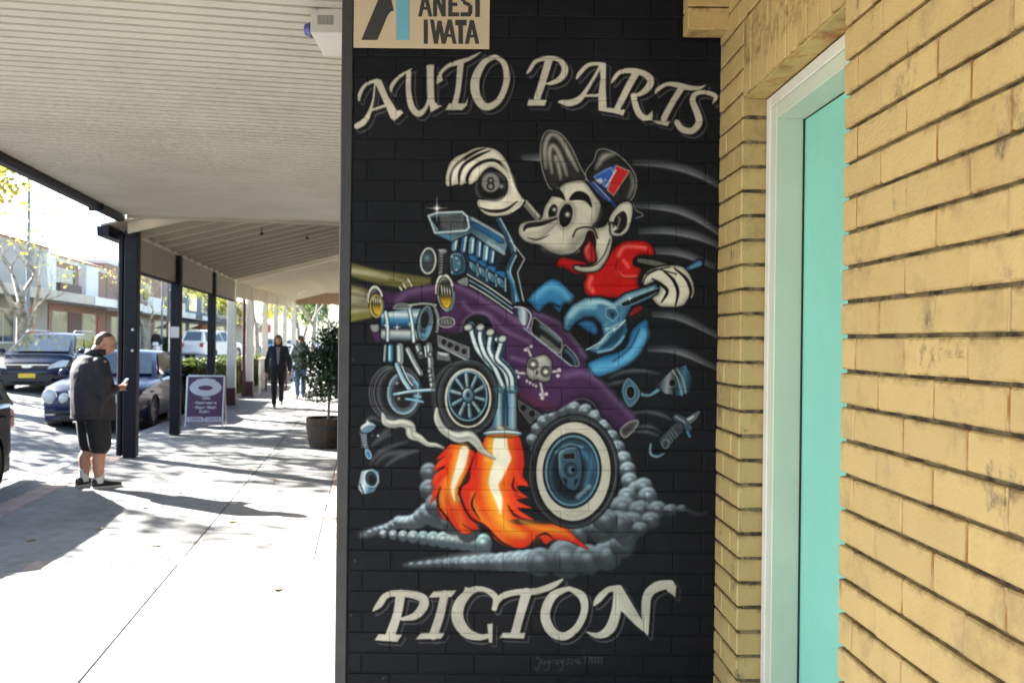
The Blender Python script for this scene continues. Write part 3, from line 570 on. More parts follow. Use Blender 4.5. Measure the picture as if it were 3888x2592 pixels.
    # --- loose parts: piston, plug, nut, bolt
    line(c6(1190,1110,1270,1120,1360,1060), [12,9,13], BK); line(c6(1190,1110,1270,1120,1360,1060), [9,6,10], (92,134,158)); fill(c6(1030,1080,1050,1010,1090,970,1140,1010,1190,1080,1180,1150,1130,1210,1090,1220,1050,1160), (52,84,106), out=(BK,2), rim=((120,150,166),4)); x, y = c6(1108,1095)[0]; fill(ell(x,y,10,15), BK, out=((130,160,174),2))
    fill(c6(1320,1040,1460,900,1580,860,1635,960,1620,1090,1540,1130,1400,1110), (34,48,62), sm=0, out=(BK,2), g=(c6(1360,980)[0], c6(1620,1010)[0], (130,140,146), (24,32,42), (60,104,134), (26,40,54)))
    for p in ((1465,905,1510,990,1545,1120), (1500,890,1550,980,1580,1100)): line(c6(*p), 2.6, (170,170,160))
    x, y = c6(1465,1015)[0]; fill(ell(x,y,8,9), BK, out=((110,120,126),1.6))
    for p in ((930,970,1060,920,1200,910,1350,940), (920,1030,1000,1010,1060,1000), (1140,1270,1250,1260,1380,1290,1450,1330), (1150,1390,1260,1385,1360,1420), (1140,1430,1240,1430,1340,1460)): q = c6(*p); air(q, [2]+[7]*(len(q)-2)+[2], (120,122,128), .6)
    line(c6(1690,1260,1640,1310,1560,1360), [10,20,24], BK); line(c6(1690,1260,1640,1310,1560,1360), [6,15,18], (84,92,100)); line(c6(1640,1300,1560,1350), 4, (190,194,196)); line(c6(1500,1310,1560,1340,1600,1400), 16, (58,70,82)); line(c6(1490,1300,1570,1350), 3, (150,158,164)); line(c6(1510,1400,1400,1510), 30, BK); line(c6(1510,1400,1400,1510), 26, (52,58,66))
    for i in range(5): line(c6(1460-i*18,1400+i*22,1510-i*18,1470+i*22), 1.6, (130,136,140))
    line(c6(1590,1430,1610,1470), 6, BL); line(c7(2000,210,2000,270,2040,290,2085,270), [5,6,6,3], (110,140,160)); x, y = c7(2095,210)[0]; fill(ell(x,y,8,10), (50,60,68), out=((130,136,140),2))
    for p in ((430,1040,330,1010,240,1110), (420,1180,480,1150,520,1120), (340,1290,420,1220,540,1170), (330,1460,450,1330,700,1240), (380,1470,500,1370,820,1330), (480,1490,600,1400,780,1340)): q = c5(*p); air(q, [2,9,2], (118,120,124), .6)
    line(c5(260,1130,270,1230,300,1350), [22,15,13], BK); line(c5(260,1150,270,1230,300,1350), [18,12,10], (74,92,104)); 
    for i in range(6): line(c5(240,1180+i*24,290,1170+i*24), 1.6, (170,176,178))
    fill(c5(225,1100,290,1050,340,1050,390,1090,330,1150,250,1160), (96,128,146), out=(BK,2), hi=((220,226,228),-.5,-.8,5)); x, y = c5(310,1370)[0]; fill(ell(x,y,6,11,-20), (56,110,146), out=((170,190,198),2)); star(*c5(300,1045)[0], 5); star(*c5(405,1185)[0], 5)
    x, y = c7(218,430)[0]; fill(co(x-32,y+22,x-24,y-18,x+4,y-24,x+18,y-16,x+20,y+8,x+6,y+32,x-20,y+38), (110,136,150), sm=0, out=(BK,2), g=((x-30,y),(x+16,y+10),(200,212,216),(60,100,130),(110,140,156))); fill(ell(x,y,15,19,-10), (40,56,68), out=((190,200,202),2)); fill(ell(x+2,y+3,8,12,-10), (14,16,20))
    line(co(x-26,y+12,x-18,y+36), 2, BK)
    # --- driver: blue trousers, red shirt
    fill(c6(220,310,330,200,420,130,500,140,570,210,640,280,560,330,500,420,420,350,330,420,240,330), (46,116,168), out=(BK,2.6), rim=((18,54,90),7)); air(c6(300,280,420,190,520,230,580,300), 14, (96,166,206), .85); air(c6(350,390,430,340,500,370), 5, BK, .8)
    fill(c6(740,850,850,790,1050,720,1120,560,1240,470,1265,560,1240,680,1160,800,1050,880,920,940,830,970,780,920), (44,112,162), out=(BK,2.4), rim=((20,56,92),7)); air(c6(800,890,950,870,1110,770,1215,600), 20, (96,168,210), .9); air(c6(960,830,1100,720,1180,560), 4, (20,40,60), .8)
    fill(c3(1090,1160,1140,1100,1250,1120,1350,1130,1500,1090,1570,1020,1650,970,1820,970,1880,1020,1890,1090,1780,1090,1750,1150,1790,1200,1760,1300,1790,1380,1700,1420,1600,1440,1480,1430,1350,1420,1310,1330,1330,1250,1240,1240,1180,1200,1120,1190), (178,18,20), sm=1, out=(BK,2.6), rim=((96,8,10),6))
    for p, w_ in (((1600,1090,1650,1020,1760,1020,1820,1030),8), ((1380,1270,1360,1330,1390,1380),9), ((1590,1220,1640,1260,1740,1260),6), ((1640,1130,1680,1180),7)): air(c3(*p), w_, (232,120,112), .75)
    line(c3(1590,1130,1580,1200,1640,1270,1760,1270), 2, (70,6,8)); air(c3(1130,1170,1200,1200,1270,1230), 6, (110,8,10), .8)
    fill(c6(600,560,720,470,810,490,860,580,800,680,700,690,640,640), (10,12,16)); fill(c6(660,520,720,480,800,500,830,560,800,610), (40,104,152), rim=((16,46,76),5))
    # wrench
    W0 = c6(760,500,860,640,870,590,830,480,720,440,620,520,570,590,530,560,530,470,590,360,700,290,830,270,950,310,1060,250,1330,160,1370,220,1330,280,1130,370,1090,420,1060,480,1080,560,1050,660,960,740,840,780,720,735,860,640)
    fill(c6(580,590,530,560,530,460,600,350,720,285,850,280,960,320,1060,250,1330,165,1360,230,1330,280,1120,370,1070,470,1090,570,1040,680,950,750,830,775,725,735,810,680,870,610,850,520,790,460,720,460,640,510), (62,112,146), sm=0, out=(BK,2.8), rim=((24,52,78),7), hi=((150,190,206),-.5,-.8,9))
    fill(c6(900,660,1000,560,1050,520,1050,580,1000,660,930,700,840,725), (24,54,80), soft=2.5); line(c6(730,735,850,670,920,590,1010,540,1065,480), 2.4, (200,214,220), sm=0); air(c6(600,440,680,370,800,360), 12, (150,196,214), .8)
    fill(c6(900,390,960,370,1010,430,960,490,900,450), (40,80,106), sm=0, out=((130,166,182),2)); fill(c6(930,410,970,430,950,460), (14,24,34), sm=0); fill(c6(1030,350,1060,320,1340,210,1330,250,1080,360), (16,22,30), out=((150,170,180),1.8)); air(c6(760,330,880,330,960,370), 8, (176,208,220), .8); air(c6(830,755,960,720,1050,620), 4, (150,196,216), .85); air(c6(900,560,960,540,1040,500), 5, (190,214,222), .7); star(*c6(1100,300)[0], 6); star(*c6(970,560)[0], 6)
    fill(c6(1100,430,1150,370,1210,365,1180,410,1110,450), (120,24,30)); fill(c6(1090,460,1250,380,1265,430,1100,500), (26,24,26), sm=0, out=(BK,1.5))
    # right arm, sleeve hand on the wrench handle
    line(c3(1760,1140,1880,1160,2010,1190), [26,30,30], BK); line(c3(1770,1130,1880,1150,2010,1185), [10,12,12], (92,90,88)); 
    line(c3(2100,1230,2190,1190,2260,1150), [12,14,22], BK); line(c3(2120,1220,2190,1185,2255,1155), [8,10,16], (44,92,132)); air(c3(2190,1185,2255,1160), 5, (120,170,196), .8)
    G = (206,200,186)
    fill(c6(1200,150,1240,70,1330,30,1440,10,1540,20,1600,70,1640,150,1655,220,1640,290,1600,310,1560,360,1490,375,1430,375,1360,370,1310,330,1290,290,1340,250,1350,190,1310,160,1230,190), G, out=(BK,3), rim=((120,116,108),7))
    for p in ((1390,65,1470,140,1510,240,1490,360), (1480,40,1580,130,1620,230,1600,310), (1290,130,1370,180,1420,240,1370,330)): line(c6(*p), [3,7,7,3], BK)
    line(c6(1240,90,1330,50,1420,70,1500,90), 2.6, BK); line(c6(1210,180,1240,110,1320,60,1440,30), 2.4, BK)
    # left hand with the eight ball
    for k in range(5): line(ell(*c3(560,550)[0], 46-k, 34-k)[0:1]+ell(*c3(560,550)[0], 46-k, 34-k)[1:2], .5, (20,20,20))
    line(c3(840,660,900,730,960,800), 22, BK); line(c3(840,660,900,730,960,800), 16, (108,106,102)); line(c3(850,650,950,770), 4, (180,176,168))
    fill(ell(*c3(570,540)[0], 38, 36), (16,16,20), rim=((80,80,86),6))
    hand = c3(200,530,190,460,220,350,270,290,360,250,420,220,500,205,590,220,650,260,700,330,740,420,780,500,830,630,830,670,740,750,640,775,540,770,470,720,445,660,470,630,540,640,640,640,690,570,690,480,640,420,570,380,510,410,460,480,400,520,360,510,330,525,290,520,250,530)
    fill(hand, G, out=(BK,3.4), rim=((140,136,126),6))
    for p in ((235,530,240,440,290,350,420,260,520,220), (305,520,310,430,350,350,460,280,560,240), (385,520,370,470,410,390,500,330,600,320,680,380,720,470), (470,700,560,730,680,720,780,650), (720,400,770,520,820,620)): line(c3(*p), [2]+[7]*(len(p)//2-2)+[2], (22,21,22)); 
    for p in ((250,480,270,400,340,320), (330,480,350,410,430,330), (410,490,440,420,520,370), (660,340,720,450,760,560), (520,650,620,660,700,610)): air(c3(*p), [3,10,4], (238,234,222), .8)
    x, y = c3(562,500)[0]; fill(ell(x,y,21,22), (126,126,126), out=((60,60,64),2)); line(ell(x,y-5,6,6.5), 3.4, (26,26,28), closed=True); line(ell(x,y+8,7.5,7.5), 3.6, (26,26,28), closed=True); glow(*c3(650,530)[0], 5, (190,190,190), .8)
    line(c3(740,740,800,700,835,640), 7, BK); line(c3(735,735,800,690,830,640), 4, (220,216,204))
    # --- head: cap bill, cap, face
    fill(c3(1060,555,1000,450,970,320,970,180,1010,90,1080,80,1150,120,1220,220,1290,370,1340,470,1280,480,1180,500), (40,39,40), out=((150,150,148),2.4), rim=((18,18,20),6))
    for p, w_ in (((1010,380,1000,230,1030,130,1080,110,1140,160,1210,290,1270,400),9), ((1060,420,1040,270,1060,200,1100,230,1150,340,1180,440),8), ((1085,330,1090,290,1120,400,1130,470),7)): air(c3(*p), [3]+[w_]*(len(p)//2-2)+[3], (188,184,174), .8)
    fill(c3(1330,430,1400,320,1430,240,1500,230,1590,270,1680,350,1740,450,1740,560,1690,650,1570,690,1500,640,1400,540), (32,31,33), out=((150,150,148),2.2), rim=((14,14,16),6)); air(c3(1420,380,1480,290,1560,270), [4,12,4], (196,192,184), .7); air(c3(1700,420,1720,520,1680,620), [4,9,3], (150,148,144), .7)
    fill(c3(1390,450,1480,390,1560,365,1590,360,1690,400,1560,600,1480,540), (40,74,142), sm=0); fill(c3(1580,360,1690,405,1560,605,1510,560), (176,34,36), sm=0, out=((190,186,178),1.6)); fill(c3(1400,450,1540,375,1560,420,1500,535,1480,520,1500,470,1450,485,1445,500), (44,82,158), sm=0, out=((190,190,196),1.2)); fill(c3(1410,480,1460,460,1480,500,1450,510), (170,178,190), sm=0); line(c3(1500,530,1580,400), 3, (200,200,204))
    line(c3(1390,500,1480,600,1560,680), 11, (34,58,120)); 
    for i in range(9): line(c3(1395+i*16,492+i*17,1405+i*16,506+i*17), 2, (170,180,205))
    FC = (196,191,178)
    # ear and jaw hair
    fill(c3(1450,650,1560,690,1520,840,1420,880,1380,820), (14,14,16))
    face = c3(1110,550,1160,500,1280,475,1340,500,1420,610,1460,680,1430,800,1390,860,1480,850,1530,790,1550,900,1550,1000,1510,1120,1440,1210,1340,1230,1250,1210,1240,1170,1330,1170,1400,1150,1410,1060,1330,1040,1250,1080,1140,1090,1040,1060,960,1010,870,990,800,920,790,860,850,810,960,800,1000,690,1060,600)
    fill(face, FC, out=(BK,3), rim=((120,117,110),7))
    air(c3(1380,640,1430,720,1400,810), 16, (128,125,118), .6); air(c3(1000,1030,1100,1060,1250,1040), 14, (110,108,102), .6)
    fill(c3(1040,590,1070,550,1130,560,1170,640,1120,620,1060,610), (14,14,16)); fill(c3(1200,640,1240,580,1300,570,1360,610,1385,700,1330,650,1270,640), (14,14,16))
    x, y = c3(1068,735)[0]; fill(ell(x,y,10,17,14), (14,14,16), out=((90,88,84),1.6)); glow(x+3,y-5,4,(232,230,220),.95)
    x, y = c3(1172,765)[0]; air(ell(x,y,20,31,14), 7, (120,117,110), .6, True); fill(ell(x,y,15,27,12), (14,14,16)); glow(x+4,y-2,5.5,(236,234,224),.95)
    fill(c3(790,870,830,820,960,800,1090,770,1120,800,1080,860,1000,930,940,970,860,980,800,930), FC, rim=((130,127,120),7)); line(c3(1100,790,980,830,860,850,830,890), [4,10,10,3], (22,21,22)); air(c3(860,920,960,900,1050,840), 10, (150,147,138), .7); line(c3(860,945,950,960,1040,920), [2,3,1], (30,29,30))
    # mouth with tongue
    air(c3(1240,1000,1300,950,1380,900), 22, (112,109,102), .7); fill(c3(1290,1050,1325,980,1350,900,1390,900,1415,970,1412,1060,1425,1130,1370,1160,1310,1130), (34,8,11), out=(BK,2.2)); fill(c3(1330,1010,1370,975,1400,1020,1420,1110,1390,1150,1340,1130,1315,1060), (170,34,42), rim=((110,14,20),5), hi=((226,150,146),-.7,-.6,5))
    line(c3(1010,1060,1120,1090,1240,1070,1310,1000,1340,930), [2,3,3,3,2], (26,25,26)); line(c3(1230,940,1260,880,1340,860,1400,880,1430,950), 3.6, (20,19,20)); line(c3(1290,1180,1400,1170,1480,1090,1530,960), 2.6, (30,29,30))
    fill(c3(1530,840,1520,790,1560,720,1620,660,1690,650,1720,700,1710,800,1680,890,1620,935,1550,930,1530,890), FC, out=(BK,3), rim=((130,127,120),6)); fill(c3(1560,830,1580,770,1640,730,1670,780,1660,860,1610,910,1560,900,1590,870), (22,21,23)); air(c3(1590,870,1610,800,1600,780), 4, (150,148,140), .8); line(c3(1520,840,1550,820,1560,860), 3, BK)
    line(c3(1720,660,1740,720,1800,760,1740,790), 2, (140,140,140))
    # spray mist and specks on the black ground
    rs = np.random.RandomState(3); 
    for i in range(90): glow(MX0+rs.rand()*880, rs.rand()*1560, .8+rs.rand(), (120,112,100), .35)
    for q in ((855,1000),(812,826),(806,1412),(880,1556),(815,1287)): glow(q[0], q[1], 2.2, (176,150,130), .6)
    # softened as sprayed paint, thinned and dusty in places
    g = np.exp(-np.arange(-2, 3)**2/(2*.75**2)); g /= g.sum(); src = CV.copy()
    for ax in (0, 1): src = sum(w*np.roll(src, k-2, ax) for k, w in enumerate(g))
    def cloud(n, seed):
        r = np.random.RandomState(seed).rand(n*2, n); yy = np.linspace(0, n*2-1.001, MH); xx = np.linspace(0, n-1.001, MW); y0 = yy.astype(int); x0 = xx.astype(int); fy = (yy-y0)[:, None]; fx = (xx-x0)[None]
        fy = fy*fy*(3-2*fy); fx = fx*fx*(3-2*fx); return (r[y0][:, x0]*(1-fy)+r[y0+1][:, x0]*fy)*(1-fx)+(r[y0][:, x0+1]*(1-fy)+r[y0+1][:, x0+1]*fy)*fx
    d = .5*cloud(8, 1)+.3*cloud(24, 2)+.2*cloud(70, 3)
    src = src*(.90+.2*d)[..., None]; src += np.clip(d-.5, 0, 1)[..., None]*np.array([9, 9, 11])
    CV[:] = src
# ================================================================= mural wall
paint_mural()
img = bpy.data.images.new('wall_painting', MW, MH, alpha=False)
px = np.ones((MH, MW, 4), np.float32); px[..., :3] = np.clip(CV, 0, 255)[::-1]/255
img.pixels.foreach_set(px.ravel()); img.update(); img.pack()
WY = 3.40; PXM = 3888/2352*WY/3183            # metres on the wall per overview pixel
rr_ = math.radians(.65); CR, SR = math.cos(rr_), math.sin(rr_)
def on_wall(x, y):
    dx, dy = x-1176, y-784
    return (dx*CR+dy*SR)*PXM, CAM_H-(-dx*SR+dy*CR)*PXM
WX0, WX1 = -.705, .838
mural = thing('mural_wall', 'black painted brick wall with an airbrushed hot rod mural lettered Auto Parts Picton', 'wall', (WX0, WY, 0))
def mural_material():
    m = bpy.data.materials.new('mural_paint'); m.use_nodes = True; n = m.node_tree.nodes; L = m.node_tree.links; b = n['Principled BSDF']
    tc = n.new('ShaderNodeTexCoord'); tc.object = mural
    # wall metres -> picture coordinates (a fixed affine map on the wall)
    kx, ky = 1/(PXM*(MX1-MX0)), 1/(PXM*(MY1-MY0))
    def dot(vec, off):
        d = n.new('ShaderNodeVectorMath'); d.operation = 'DOT_PRODUCT'; d.inputs[1].default_value = vec; L.new(tc.outputs['Object'], d.inputs[0])
        a = n.new('ShaderNodeMath'); a.operation = 'ADD'; a.inputs[1].default_value = off; L.new(d.outputs['Value'], a.inputs[0]); return a.outputs[0]
    # u' = dx*CR+dy*SR = X/PXM ; v' = (H-Z)/PXM ; dx = u'CR - v'SR ; dy = u'SR + v'CR
    X0 = WX0; ux = ((X0*CR-CAM_H*SR)/PXM+1176-MX0)/(MX1-MX0); vy = 1-((X0*SR+CAM_H*CR)/PXM+784-MY0)/(MY1-MY0)
    u = dot((CR*kx, 0, SR*kx), ux); v = dot((-SR*ky, 0, CR*ky), vy)
    cb = n.new('ShaderNodeCombineXYZ'); L.new(u, cb.inputs[0]); L.new(v, cb.inputs[1])
    ti = n.new('ShaderNodeTexImage'); ti.image = img; ti.extension = 'EXTEND'; L.new(cb.outputs[0], ti.inputs['Vector'])
    nz = n.new('ShaderNodeTexNoise'); nz.inputs['Scale'].default_value = 14; nz.inputs['Detail'].default_value = 6; L.new(tc.outputs['Object'], nz.inputs['Vector'])
    mr = n.new('ShaderNodeMapRange'); mr.inputs['From Min'].default_value = .3; mr.inputs['From Max'].default_value = .7; mr.inputs['To Min'].default_value = .88; mr.inputs['To Max'].default_value = 1.1; L.new(nz.outputs['Fac'], mr.inputs['Value'])
    vm = n.new('ShaderNodeVectorMath'); vm.operation = 'SCALE'; L.new(ti.outputs['Color'], vm.inputs[0]); L.new(mr.outputs[0], vm.inputs['Scale']); L.new(vm.outputs[0], b.inputs['Base Color'])
    b.inputs['Roughness'].default_value = .55; b.inputs['Specular IOR Level'].default_value = .13
    nb = n.new('ShaderNodeTexNoise'); nb.inputs['Scale'].default_value = 110; nb.inputs['Detail'].default_value = 4; L.new(tc.outputs['Object'], nb.inputs['Vector'])
    bp = n.new('ShaderNodeBump'); bp.inputs['Strength'].default_value = .22; bp.inputs['Distance'].default_value = .006; L.new(nb.outputs['Fac'], bp.inputs['Height']); L.new(bp.outputs[0], b.inputs['Normal'])
    return m
M['mural'] = mural_material(); M['blackpaint'] = mat('black_wall_paint', (.026, .026, .030), .5, .2, 12, .15, 80, world=True)
BW, BH = .229, .0833; J = .0052; br = random.Random(11); _bc = {}
def mbrick(w):
    k = round(w, 3)
    if k not in _bc: _bc[k] = MB().box(0, w, 0, .10, 0, BH-J, .003).mesh('brick', M['mural'], 20)
    return _bc[k]
xs0 = WX0+.05; 
for k in range(-7, 31):
    z = .605+BH*k; off = -.594 if k % 2 == 0 else -.594+BW/2
    j = [xs0]; x = off+BW*math.ceil((xs0+.02-off)/BW)
    while x < WX1-.02: j.append(x); x += BW
    j.append(WX1)
    for a, b in zip(j, j[1:]):
        obj('brick', mbrick(b-a-J), mural, (a-WX0+J/2, br.uniform(-.0008, .0008), z+J/2))
MB().box(.05, WX1-WX0-.002, .0032, .098, 0, 3.19).build('mortar', M['mural'], mural)
MB().box(0, .05-J/2, -.002, .11, 0, 3.19, .004).build('corner_trim', M['blackpaint'], mural, smooth=20)
# painted trade board above the mural
x0, z1 = on_wall(815, -88); x1, z0 = on_wall(1124, 114.5)
M['board'] = mat('sign_board_face', (.50, .40, .28), .5, .05, 5, world=True); M['signblack'] = mat('sign_black', (.022, .022, .026), .5, .05, 5); M['signblue'] = mat('sign_blue', (.13, .36, .50), .5, .06, 5)
sb = thing('sign_board', 'cream trade sign board reading ANEST IWATA above the mural', 'sign', (x0, WY-.0035, z0))
sb.rotation_euler = (0, -rr_*0, 0)
MB().box(0, x1-x0, -.006, 0, 0, z1-z0, .001).build('board', M['board'], sb)
def sg(cx, cy):
    X, Z = on_wall(762.2+cx*.20832, cy*.20832); return X-x0, Z-z0
def sign_strokes(name, m, strokes):
    mb = MB(); 
    for i, (w, pts) in enumerate(strokes):
        w = w*.20832*PXM; q = [Vector(sg(pts[k], pts[k+1])) for k in range(0, len(pts), 2)]
        for a, b in zip(q, q[1:]):
            horizontal = abs(a.y-b.y) < abs(a.x-b.x)*.6
            d = Vector((0, w/2)) if horizontal else Vector((w/2, 0)); i += .13
            mb.prism_y([tuple(a-d), tuple(a+d), tuple(b+d), tuple(b-d)], -.0072-.00006*i, -.0062)
    return mb.build(name, m, sb)
sign_strokes('lettering', M['signblack'], [(42, (975, 195, 1030, -70, 1090, 195)), (30, (1000, 105, 1065, 105)), (44, (1140, 195, 1140, -70, 1235, 195, 1235, -70)), (46, (1308, -70, 1308, 195)), (42, (1308, -50, 1400, -50)), (38, (1308, 62, 1385, 62)), (44, (1308, 172, 1405, 172)),
    (44, (1545, -46, 1450, -46)), (46, (1450, -46, 1448, 30)), (44, (1448, 35, 1530, 75)), (46, (1528, 70, 1526, 170)), (44, (1420, 172, 1535, 172)), (56, (1540, -45, 1672, -45)), (50, (1607, -70, 1607, 200))])
sign_strokes('lettering', M['signblack'], [(46, (1038, 228, 1038, 495)), (44, (1105, 228, 1150, 495, 1190, 240, 1235, 495, 1302, 228, 1355, 495)), (30, (1270, 405, 1330, 405)), (62, (1362, 262, 1488, 262)), (50, (1422, 240, 1422, 495)), (44, (1490, 495, 1545, 235, 1606, 495)), (30, (1515, 410, 1585, 410))])
mb = MB(); mb.prism_y([sg(*p) for p in ((330, 452), (545, -60), (645, -60), (687, 132), (655, 138), (615, 190), (575, 290), (505, 452))], -.0074, -.0062); mb.build('emblem', M['signblack'], sb)
mb = MB(); mb.prism_y([sg(*p) for p in ((712, 452), (860, 452), (860, -80), (712, -80))], -.0071, -.0062); mb.build('emblem', M['signblue'], sb)
# ================================================================= yellow brick shop wall
WA, WT = .9496, .0346; wr = math.atan(WT)
shop = thing('yellow_brick_shop', 'yellow painted brick shop wall with a recessed mint green door', 'building', (WA, 0, 0), wr)
def yellow_material(name, c, dirt):
    m = mat(name, c, .55, .05, 5, .22, 130, world=True, rnd=.06, spec=.4); n = m.node_tree.nodes; L = m.node_tree.links; b = n['Principled BSDF']
    src = b.inputs['Base Color'].links[0].from_socket; g = n.new('ShaderNodeNewGeometry')
    def blot(scale, lo, hi, colour, amount, stretch=(1, 1, 1)):
        nonlocal src
        mp = n.new('ShaderNodeMapping'); mp.inputs['Scale'].default_value = stretch; L.new(g.outputs['Position'], mp.inputs[0])
        nz = n.new('ShaderNodeTexNoise'); nz.inputs['Scale'].default_value = scale; nz.inputs['Detail'].default_value = 8; nz.inputs['Roughness'].default_value = .72; L.new(mp.outputs[0], nz.inputs['Vector'])
        mr = n.new('ShaderNodeMapRange'); mr.inputs['From Min'].default_value = lo; mr.inputs['From Max'].default_value = hi; mr.inputs['To Max'].default_value = amount; L.new(nz.outputs['Fac'], mr.inputs['Value'])
        mx = n.new('ShaderNodeMix'); mx.data_type = 'RGBA'; L.new(mr.outputs[0], mx.inputs['Factor']); L.new(src, mx.inputs['A']); mx.inputs['B'].default_value = (*colour, 1); src = mx.outputs['Result']
    blot(2.6, .50, .72, (c[0]*.86, c[1]*.80, c[2]*.72), .8)
    blot(4.3, .54, .74, (.17, .12, .07), .65*dirt, (1, 1, .8))
    blot(60, .68, .78, (.16, .10, .05), .7*dirt)
    blot(5.2, .62, .70, (.075, .058, .048), .85*dirt, (1, 1.2, .75))
    tc = n.new('ShaderNodeTexCoord'); sx = n.new('ShaderNodeSeparateXYZ'); L.new(tc.outputs['Object'], sx.inputs[0])     # grime caught along the brick arrises
    e1 = n.new('ShaderNodeMapRange'); e1.inputs['From Min'].default_value = .060; e1.inputs['From Max'].default_value = .0815; L.new(sx.outputs['Z'], e1.inputs['Value'])
    e2 = n.new('ShaderNodeMapRange'); e2.inputs['From Min'].default_value = .007; e2.inputs['From Max'].default_value = .0; L.new(sx.outputs['Z'], e2.inputs['Value'])
    ea = n.new('ShaderNodeMath'); ea.operation = 'MAXIMUM'; L.new(e1.outputs[0], ea.inputs[0]); L.new(e2.outputs[0], ea.inputs[1])
    gn = n.new('ShaderNodeTexNoise'); gn.inputs['Scale'].default_value = 22; gn.inputs['Detail'].default_value = 7; gn.inputs['Roughness'].default_value = .75; L.new(g.outputs['Position'], gn.inputs['Vector'])
    gm = n.new('ShaderNodeMapRange'); gm.inputs['From Min'].default_value = .46; gm.inputs['From Max'].default_value = .66; L.new(gn.outputs['Fac'], gm.inputs['Value'])
    ge = n.new('ShaderNodeMath'); ge.operation = 'MULTIPLY'; L.new(ea.outputs[0], ge.inputs[0]); L.new(gm.outputs[0], ge.inputs[1])
    gx = n.new('ShaderNodeMix'); gx.data_type = 'RGBA'; L.new(ge.outputs[0], gx.inputs['Factor']); L.new(src, gx.inputs['A']); gx.inputs['B'].default_value = (.16, .085, .03, 1); src = gx.outputs['Result']
    L.new(src, b.inputs['Base Color']); return m
M['yellow'] = yellow_material('yellow_brick_paint', (.475, .343, .146), 1.); M['mortar'] = mat('dirty_mortar', (.20, .15, .085), .9, .3, 30, .5, 150, world=True, col2=(.04, .03, .02), ns2=13, thr=(.44, .58))
M['perpend'] = mat('painted_joint', (.45, .33, .15), .6, .1, 20, .4, 200, world=True, col2=(.27, .10, .015), ns2=12, thr=(.46, .58), aniso=(1, 1, .5))
YC = .0905; YJ = .0098; Z0 = 1.643-18*YC; NEAR, PIER0, PIER1 = 2.227, 3.097, 3.405
yr = random.Random(21); _yc = {}
def ybrick(w, h=YC-YJ, d=.108, v=None, m=None):
    v = yr.randrange(3) if v is None else v; k = (round(w, 3), round(h, 3), v, d)
    if k not in _yc:
        r2 = random.Random(hash(k) % 1000); q = MB().box(0, d, 0, w, 0, h, .0042)
        q.v = [(x+(r2.uniform(-.0007, .0007) if x < .01 else 0), y+r2.uniform(-.0009, .0009), z+r2.uniform(-.0011, .0011)) for x, y, z in q.v]
        _yc[k] = q.mesh('brick', m or M['yellow'], 12)
    return _yc[k]
PJ = .0065; PERP = MB().box(.0028, .05, -PJ/2, PJ/2, YJ/2+.001, YC-YJ/2-.001).mesh('joint', M['perpend'])
def row(z, joints, flush=True):
    for a, b in zip(joints, joints[1:]):
        obj('brick', ybrick(b-a-PJ), shop, (yr.uniform(-.0012, .0012), a+PJ/2, z+YJ/2), (0, 0, yr.uniform(-.003, .003)))
    for a in joints[1:-1]: obj('joint', PERP, shop, (0, a, z))
for k in range(0, 35):
    z = Z0+YC*k; ta = (17-k) % 2 == 0
    base = 2.145 if ta else 2.018
    j = [base-.25*i for i in range(5) if base-.25*i > 1.0][::-1]; j = [.98]+j
    if z < 2.44:
        row(z, j+[NEAR]); row(z, [PIER0, PIER0+(.10 if ta else .2), PIER1])
    elif z > 2.80:
        jj = j[:]; x = j[-1]+.25
        while x < PIER1-.05: jj.append(x); x += .25
        row(z, jj+[PIER1])
    else:
        row(z, j+[NEAR])
        if z < 2.81: row(z, [PIER0+.002, PIER1])
# soldier course over the door, resting on a steel angle
sw = (PIER0-NEAR)/10
for i in range(10): obj('brick', ybrick(sw-.008, 2.815-2.535, v=i % 3), shop, (yr.uniform(-.001, .001), NEAR+sw*i+.004, 2.533))
mb = MB(); mb.box(.016, .105, .98, NEAR-.006, 0, 3.19); mb.box(.016, .105, PIER0+.006, PIER1-.002, 0, 3.19); mb.box(.0125, .09, NEAR-.006, PIER0+.006, 2.536, 3.19); mb.build('mortar', M['mortar'], shop)
MB().box(.012, .088, NEAR+.003, PIER0-.003, 2.527, 2.5345).build('lintel_angle', mat('rusty_lintel', (.45, .33, .12), .7, .2, 12, .3, 60, world=True, col2=(.32, .13, .03), ns2=9, thr=(.5, .62)), shop)
MB().box(.0, .25, -7, .975, 0, 3.19).build('wall', M['yellow'], shop)
mb = MB(); mb.box(.11, 5, -7, .9, -.1, 3.19); mb.box(.11, .24, .9, NEAR-.002, 0, 3.19); mb.box(.24, 5, .9, NEAR-.3, 0, 3.19); mb.box(.11, 5, PIER0+.002, 3.39, 0, 3.19); mb.box(.31, 5, NEAR-.3, PIER0+.1, 0, 3.19); mb.box(.10, .32, NEAR-.002, PIER0+.002, 2.54, 3.19); mb.box(0, 5, -7, PIER1, 3.19, 4.6)
mb.build('wall_core', M['cream'], shop)
# corbel of yellow bricks over the mural
for i, z in enumerate((2.853, 2.9435, 3.034, 3.1245)):
    o = obj('brick', MB().box(0, .165, 0, .095, 0, YC-YJ*.6, .004).mesh('brick', M['yellow'], 12) if i == 0 else o.data, shop); o.parent = shop
    o.matrix_local = shop.matrix_world.inverted() if False else Matrix.Identity(4)
    o.location = (-.160+.0, 3.296, z); o.rotation_euler = (0, 0, -wr)
